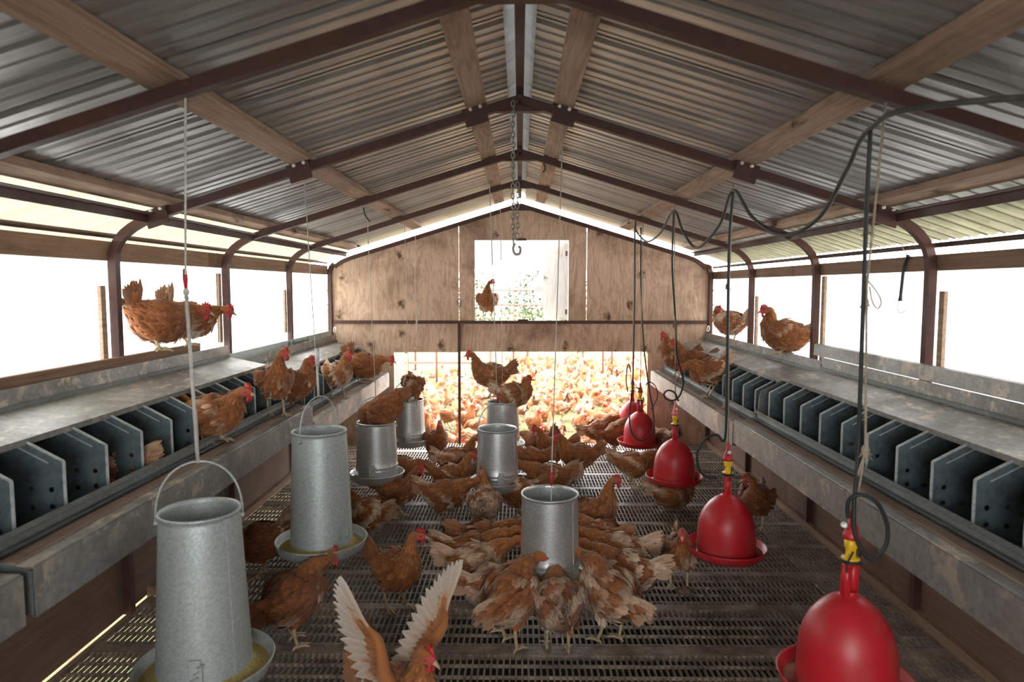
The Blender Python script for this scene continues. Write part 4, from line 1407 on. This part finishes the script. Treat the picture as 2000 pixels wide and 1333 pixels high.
# --- on the slatted floor
add(F_(505, 1128), 200, 'dark hen left of the second tall feeder, turned away', 'bend', white=.16, dark=.45, seed=19)
add(F_(716, 1040), 150, 'fluffed hen crouched behind the second tall feeder, rump towards the camera', 'low', white=0.44, seed=20, fluff=.5, scale=1.08)
add(F_(788, 968), -8, 'rust hen bent forward behind the tray of the third left feeder', 'bend', white=.06, seed=21)
add(F_(778, 1012), -15, 'dark hen standing in front of the third left feeder', 'stand', white=.05, dark=.45, seed=22, turn=10, scale=.97)
add(F_(872, 1024), -4, 'brown hen with pale rump eating at the left of the middle feeder', 'feed', white=0.30, dark=.15, seed=23, scale=1.02)
add(F_(946, 1044), 90, 'whitish-backed hen seen from behind in front of the middle feeder', 'stand', white=.72, seed=24, turn=30, scale=1.0, tailw=.7)
add(F_(884, 975), 4, 'small rust hen peeping up behind the brown pale-rumped hen', 'stand', white=.10, seed=25, scale=.92)
add(F_(893, 945), 20, 'hen with a tall cream tail walking towards the doorway, facing right', 'stand', white=.46, seed=26, turn=-20)
add(F_(852, 905), -60, 'dark hen just right of the doorway feeder tray, looking at the camera', 'alert', white=.06, dark=.35, seed=27, turn=-20)
add(F_(932, 950), 70, 'hen with flecked rump pressed behind the middle feeder on its left', 'feed', white=.42, seed=28)
add(F_(1008, 1015), 172, 'light rust hen with head low at the right of the middle feeder', 'feed', white=.22, seed=29)
add(F_(1068, 985), 176, 'rust hen feeding at the middle feeder, long back towards the right', 'feed', white=.16, seed=30, scale=1.02)
add(F_(1085, 965), 200, 'ruffled whitish hen squatting behind the long-backed feeding hen', 'low', white=0.66, seed=31, fluff=.5)
add(F_(1128, 938), 186, 'brown hen standing side-on with cream tail, right of the middle cord', 'stand', white=.24, dark=.1, seed=32, turn=10, scale=1.03)
add(F_(1082, 918), 190, 'rust hen with bright red comb between the cord and the middle feeder', 'stand', white=.05, seed=33)
add(F_(1035, 945), 165, 'hen in the crowd right behind the middle feeder, back to the camera', 'feed', white=.12, dark=.15, seed=34)
add(F_(1052, 905), 150, 'dark hen stretching left past the back of the middle feeder', 'bend', white=.08, dark=.3, seed=35)
add(F_(1172, 880), 12, 'brown hen with pale belly drinking at the far drinker', 'reach', white=.30, dark=.15, seed=36)
add(F_(1204, 888), 25, 'rust hen with head up close beside the doorway drinker', 'reach', white=.12, dark=.15, seed=37)
add(F_(1240, 955), -2, 'soft brown hen with pale tail drinking behind the third drinker', 'feed', white=.34, seed=38)
add(F_(1315, 995), 10, 'pale brown hen mostly hidden under the third drinker tray', 'low', white=.36, seed=39)
add(F_(1295, 900), 120, 'hen behind the doorway drinker with only its flecked tail showing', 'bend', white=.4, seed=40)
add(F_(1476, 1030), -120, 'dark hen by the right wall looking back over its shoulder', 'hunch', white=.10, dark=.5, seed=41, turn=-50)
add(F_(1326, 1150), -98, 'dark hen with white-flecked breast left of the dusty drinker', 'stand', white=0.34, dark=.4, seed=42, turn=-5, scale=.98)
add(F_(1160, 1075), 28, 'rust hen with golden neck standing alert right of the centre feeder', 'alert', white=.06, seed=43, scale=1.06, turn=-25)
add(F_(1168, 1118), 140, 'hen with upright tail at the right back of the centre feeder', 'feed', white=.15, seed=44)
add(F_(950, 1122), 4, 'rust hen with big comb at the far left of the centre feeder', 'feed', white=.12, seed=45)
add(F_(928, 1150), 8, 'long low rust hen second from the back on the feeder left side', 'feed', white=.14, dark=.05, seed=46, scale=1.03)
add(F_(932, 1172), 12, 'mostly cream hen with tan head at the left of the centre feeder', 'feed', white=0.66, seed=47, scale=1.0)
add(F_(968, 1226), 28, 'cream hen tucked in between the cream one and the front left feeding hen', 'feed', white=0.64, seed=48)
add(F_(1000, 1262), 56, 'rust hen with pale flank reaching to the centre feeder from the front left', 'reach', white=0.34, seed=49, scale=1.10, turn=-62)
add(F_(1088, 1268), 92, 'hen seen squarely from behind at the front of the centre feeder', 'feed', white=0.46, seed=50, scale=1.06)
add(F_(1186, 1252), 128, 'patchy brown and white hen reaching to the centre feeder from the front right', 'reach', white=0.48, dark=.15, seed=51, scale=1.08, turn=28)
add(F_(1220, 1195), 152, 'patchy hen with fanned tail next in line right of the centre feeder', 'feed', white=0.44, dark=.15, seed=52, scale=1.03)
add(F_(1205, 1150), 165, 'white-backed patchy hen at the right of the centre feeder', 'feed', white=0.50, seed=53)
add(F_(776, 1190), -38, 'clean rust hen standing alert with a tall red comb, facing right', 'alert', white=.03, seed=54, scale=1.0, turn=38)
add(F_(580, 1258), 52, 'dark red hen reaching up to the second tall feeder tray', 'reach', white=.04, dark=.55, seed=55, scale=1.05)
add(Vector((on_y(775, 1300, 2.20).x, 2.20, 0)), -34, 'hen in the front flapping both wings high over its back', 'hunch', white=.10, seed=56, turn=20, scale=1.08, wings=((-.42, .12, 1.0), (.12, .75, .95)))
# --- crowd just beyond the doorway, told apart one by one
GZ = -.34
def G_(px, py): return on_z(px, py, GZ)
for at, hd, label, pose, k in H:
    hen(at, hd, label, pose, **k)

# --- the flock on the grass
protos = []
for i, (ps, w_, d_) in enumerate((('stand', .30, 0), ('alert', .18, .05), ('peck', .40, 0), ('feed', .25, 0), ('hunch', .5, 0), ('stand', .55, .1), ('sit', .35, 0), ('alert', .42, 0), ('bend', .15, .1), ('preen', .4, 0))):
    pp = make_hen(ps, turn=float(RNG.uniform(-40, 40)), white=w_, dark=d_, seed=100 + i, detail=.55)
    one = Part()
    for nm, lst in pp.items():
        for q_ in lst:
            one.merge(q_)
    protos.append(one.mesh('flock_hen'))
spots = []
tries = 0
while len(spots) < 175 and tries < 20000:
    tries += 1
    Y = 7.15 + 9.0 * RNG.random() ** 1.15
    xl, xr = -1.30 / 6.8 * Y - .2, 1.36 / 6.8 * Y + .1
    X = RNG.uniform(xl, xr)
    # bare grass lane on the left and patches further in
    if X < -.55 * Y / 6.8 and RNG.random() < .72:
        continue
    if Y > 14 and X < -.2:
        continue
    if any((X - a) ** 2 + (Y - b_) ** 2 < .365 ** 2 for a, b_ in spots):
        continue
    spots.append((X, Y))
for i, (X, Y) in enumerate(spots):
    o = bpy.data.objects.new('hen', protos[int(RNG.integers(len(protos)))])
    COL.objects.link(o)
    o.location = (X, Y, GZ); o.rotation_euler = (0, 0, RNG.uniform(0, 2 * PI)); sc = RNG.uniform(.92, 1.08); o.scale = (sc, sc, sc)
    tag(o, 'rust and cream hen in the flock on the bright grass outside the doorway', 'hen', 'flock on the grass outside')
# ------------------------------------------------------------------ the run outside
fp = thing('pipe_fence', 'low rust-coloured pipe fence across the run, seen through the window hole', 'fence', (0, 14.5, GZ))
for zz in (1.50, 1.19):
    MB().cyl((-7, 0, zz - GZ), (7, 0, zz - GZ), .022, 8).build('rail', M['fence'], fp)
for k in range(-3, 4):
    MB().cyl((-.13 + 2.1 * k, 0, 0), (-.13 + 2.1 * k, 0, 1.95 - GZ), .022, 8).build('post', M['fence'], fp)
nt_ = thing('shade_net', 'sagging pale shade net hung between poles, seen through the top of the window hole', 'net', (0, 12.4, GZ))
mbn = MB()
V, Fc = [], []
for i in range(21):
    for j in range(9):
        xx = -1.5 + 3.0 * i / 20; t_ = j / 8
        V.append((xx, .12 * math.sin(i * .9) * t_, 1.92 - GZ - .16 * math.cos(i * .30) * (1 - t_) - .05 * math.sin(i * 1.3) * (1 - t_) + (2.56 - 1.92) * t_))
for i in range(20):
    for j in range(8):
        Fc.append((i * 9 + j, i * 9 + j + 1, (i + 1) * 9 + j + 1, (i + 1) * 9 + j))
mbn.add(V, Fc, 0, True)
mbn.build('netting', M['net'], nt_, None, False)
for s in (-1, 1):
    MB().cyl((s * 1.52, 0, 0), (s * 1.52, 0, 2.58 - GZ), .02, 8).build('pole', M['fence'], nt_)
for k, (xx, yy, hh) in enumerate(((-3.2, 18, 2.2), (-1.4, 18.6, 2.5), (.2, 18.2, 2.3), (1.7, 18.5, 2.4), (3.4, 18, 2.2))):
    sr = thing('shrub', 'pale green shrub beyond the pipe fence outside', 'shrub', (xx, yy, GZ), 0, 'shrubs beyond the fence')
    lf = Part(); n = 1100
    c_ = RNG.normal(0, 1, (n, 3)); c_ = unit(c_) * (RNG.random((n, 1)) ** .4) * np.array([.74, .5, .5 * hh]) + np.array([0, 0, .55 * hh])
    mbl = MB()
    for p_ in c_:
        d1 = RNG.normal(0, 1, 3); d1 /= np.linalg.norm(d1); d2 = np.cross(d1, RNG.normal(0, 1, 3)); d2 /= np.linalg.norm(d2)
        mbl.add([p_, p_ + d1 * .06 + d2 * .03, p_ + d1 * .12, p_ + d1 * .06 - d2 * .03], [(0, 1, 2, 3)])
    mbl.build('foliage', M['leaf'], sr, None, False)
    MB().tube([(0, 0, 0), (.03, 0, .6), (0, .02, 1.1)], [.04, .03, .015], 7).build('trunk', M['lumber_dark'], sr)
# pale panels at either side of the doorway outside
pn = thing('side_panel', 'pale upright panel outside the left edge of the doorway', 'panel', (-1.62, 8.3, GZ), 0)
bevel(MB().box((0, 0, .85), (.02, 2.4, 1.7)).build('board', M['pale_panel'], pn), .004)
MB().box((.022, -1.16, .85), (.03, .04, 1.7)).build('batten', M['white_plastic'], pn)
pn = thing('side_panel', 'pale battened panel outside the right edge of the doorway', 'panel', (2.02, 8.9, GZ), 0)
bevel(MB().box((0, 0, .80), (.02, 3.2, 1.6)).build('board', M['pale_panel'], pn), .004)
for k in range(3):
    MB().box((-.02, -1.1 + 1.0 * k, .80), (.03, .05, 1.6)).build('batten', M['white_plastic'], pn)
pg = thing('frame_gate', 'pale framed gate standing at the back left of the run', 'gate', (-1.9, 14.0, GZ), 0)
for a_, b_ in (((-1.3, 0, .05), (1.3, 0, .05)), ((-1.3, 0, 1.1), (1.3, 0, 1.1)), ((-1.3, 0, .05), (-1.3, 0, 1.1)), ((1.3, 0, .05), (1.3, 0, 1.1)), ((-1.3, 0, .35), (1.3, 0, .35))):
    MB().bar(a_, b_, .05, .05).build('frame_bar', M['fence'], pg)
# straw and grass blades near the doorway
gb = MB()
for k in range(7000):
    xx, yy = RNG.uniform(-2.2, 2.4), 6.9 + 6.0 * RNG.random() ** 1.3
    a_ = RNG.uniform(0, 6.28); L_b = RNG.uniform(.03, .09); dx, dy = math.cos(a_), math.sin(a_)
    gb.add([(xx - dy * .003, yy + dx * .003, GZ), (xx + dy * .003, yy - dx * .003, GZ), (xx + dx * L_b * .6, yy + dy * L_b * .6, GZ + L_b * RNG.uniform(.2, .9))], [(0, 1, 2)])
o = gb.build('grass', M['grass'], None, None, False); tag(o, 'straw and short grass on the ground outside the doorway', 'grass'); o['kind'] = 'stuff'
# clods on the floor
for px, py, lb in ((1338, 1160, 'dark dried clod on the slats left below the dusty drinker'), (877, 1036, 'dark clod on the slats left of the hen seen from behind')):
    p = F_(px, py)
    c_ = MB().ball((0, 0, .012), (.045, .03, .016), 8)
    c_.v = [(x_ * (1 + .2 * math.sin(9 * y_ * 40 + x_ * 60)), y_, z_ * (1 + .3 * math.sin(x_ * 130))) for x_, y_, z_ in c_.v]
    o = c_.build('clod', M['rubber'] if px < 1000 else M['skirt'], None, p); tag(o, lb, 'clod')
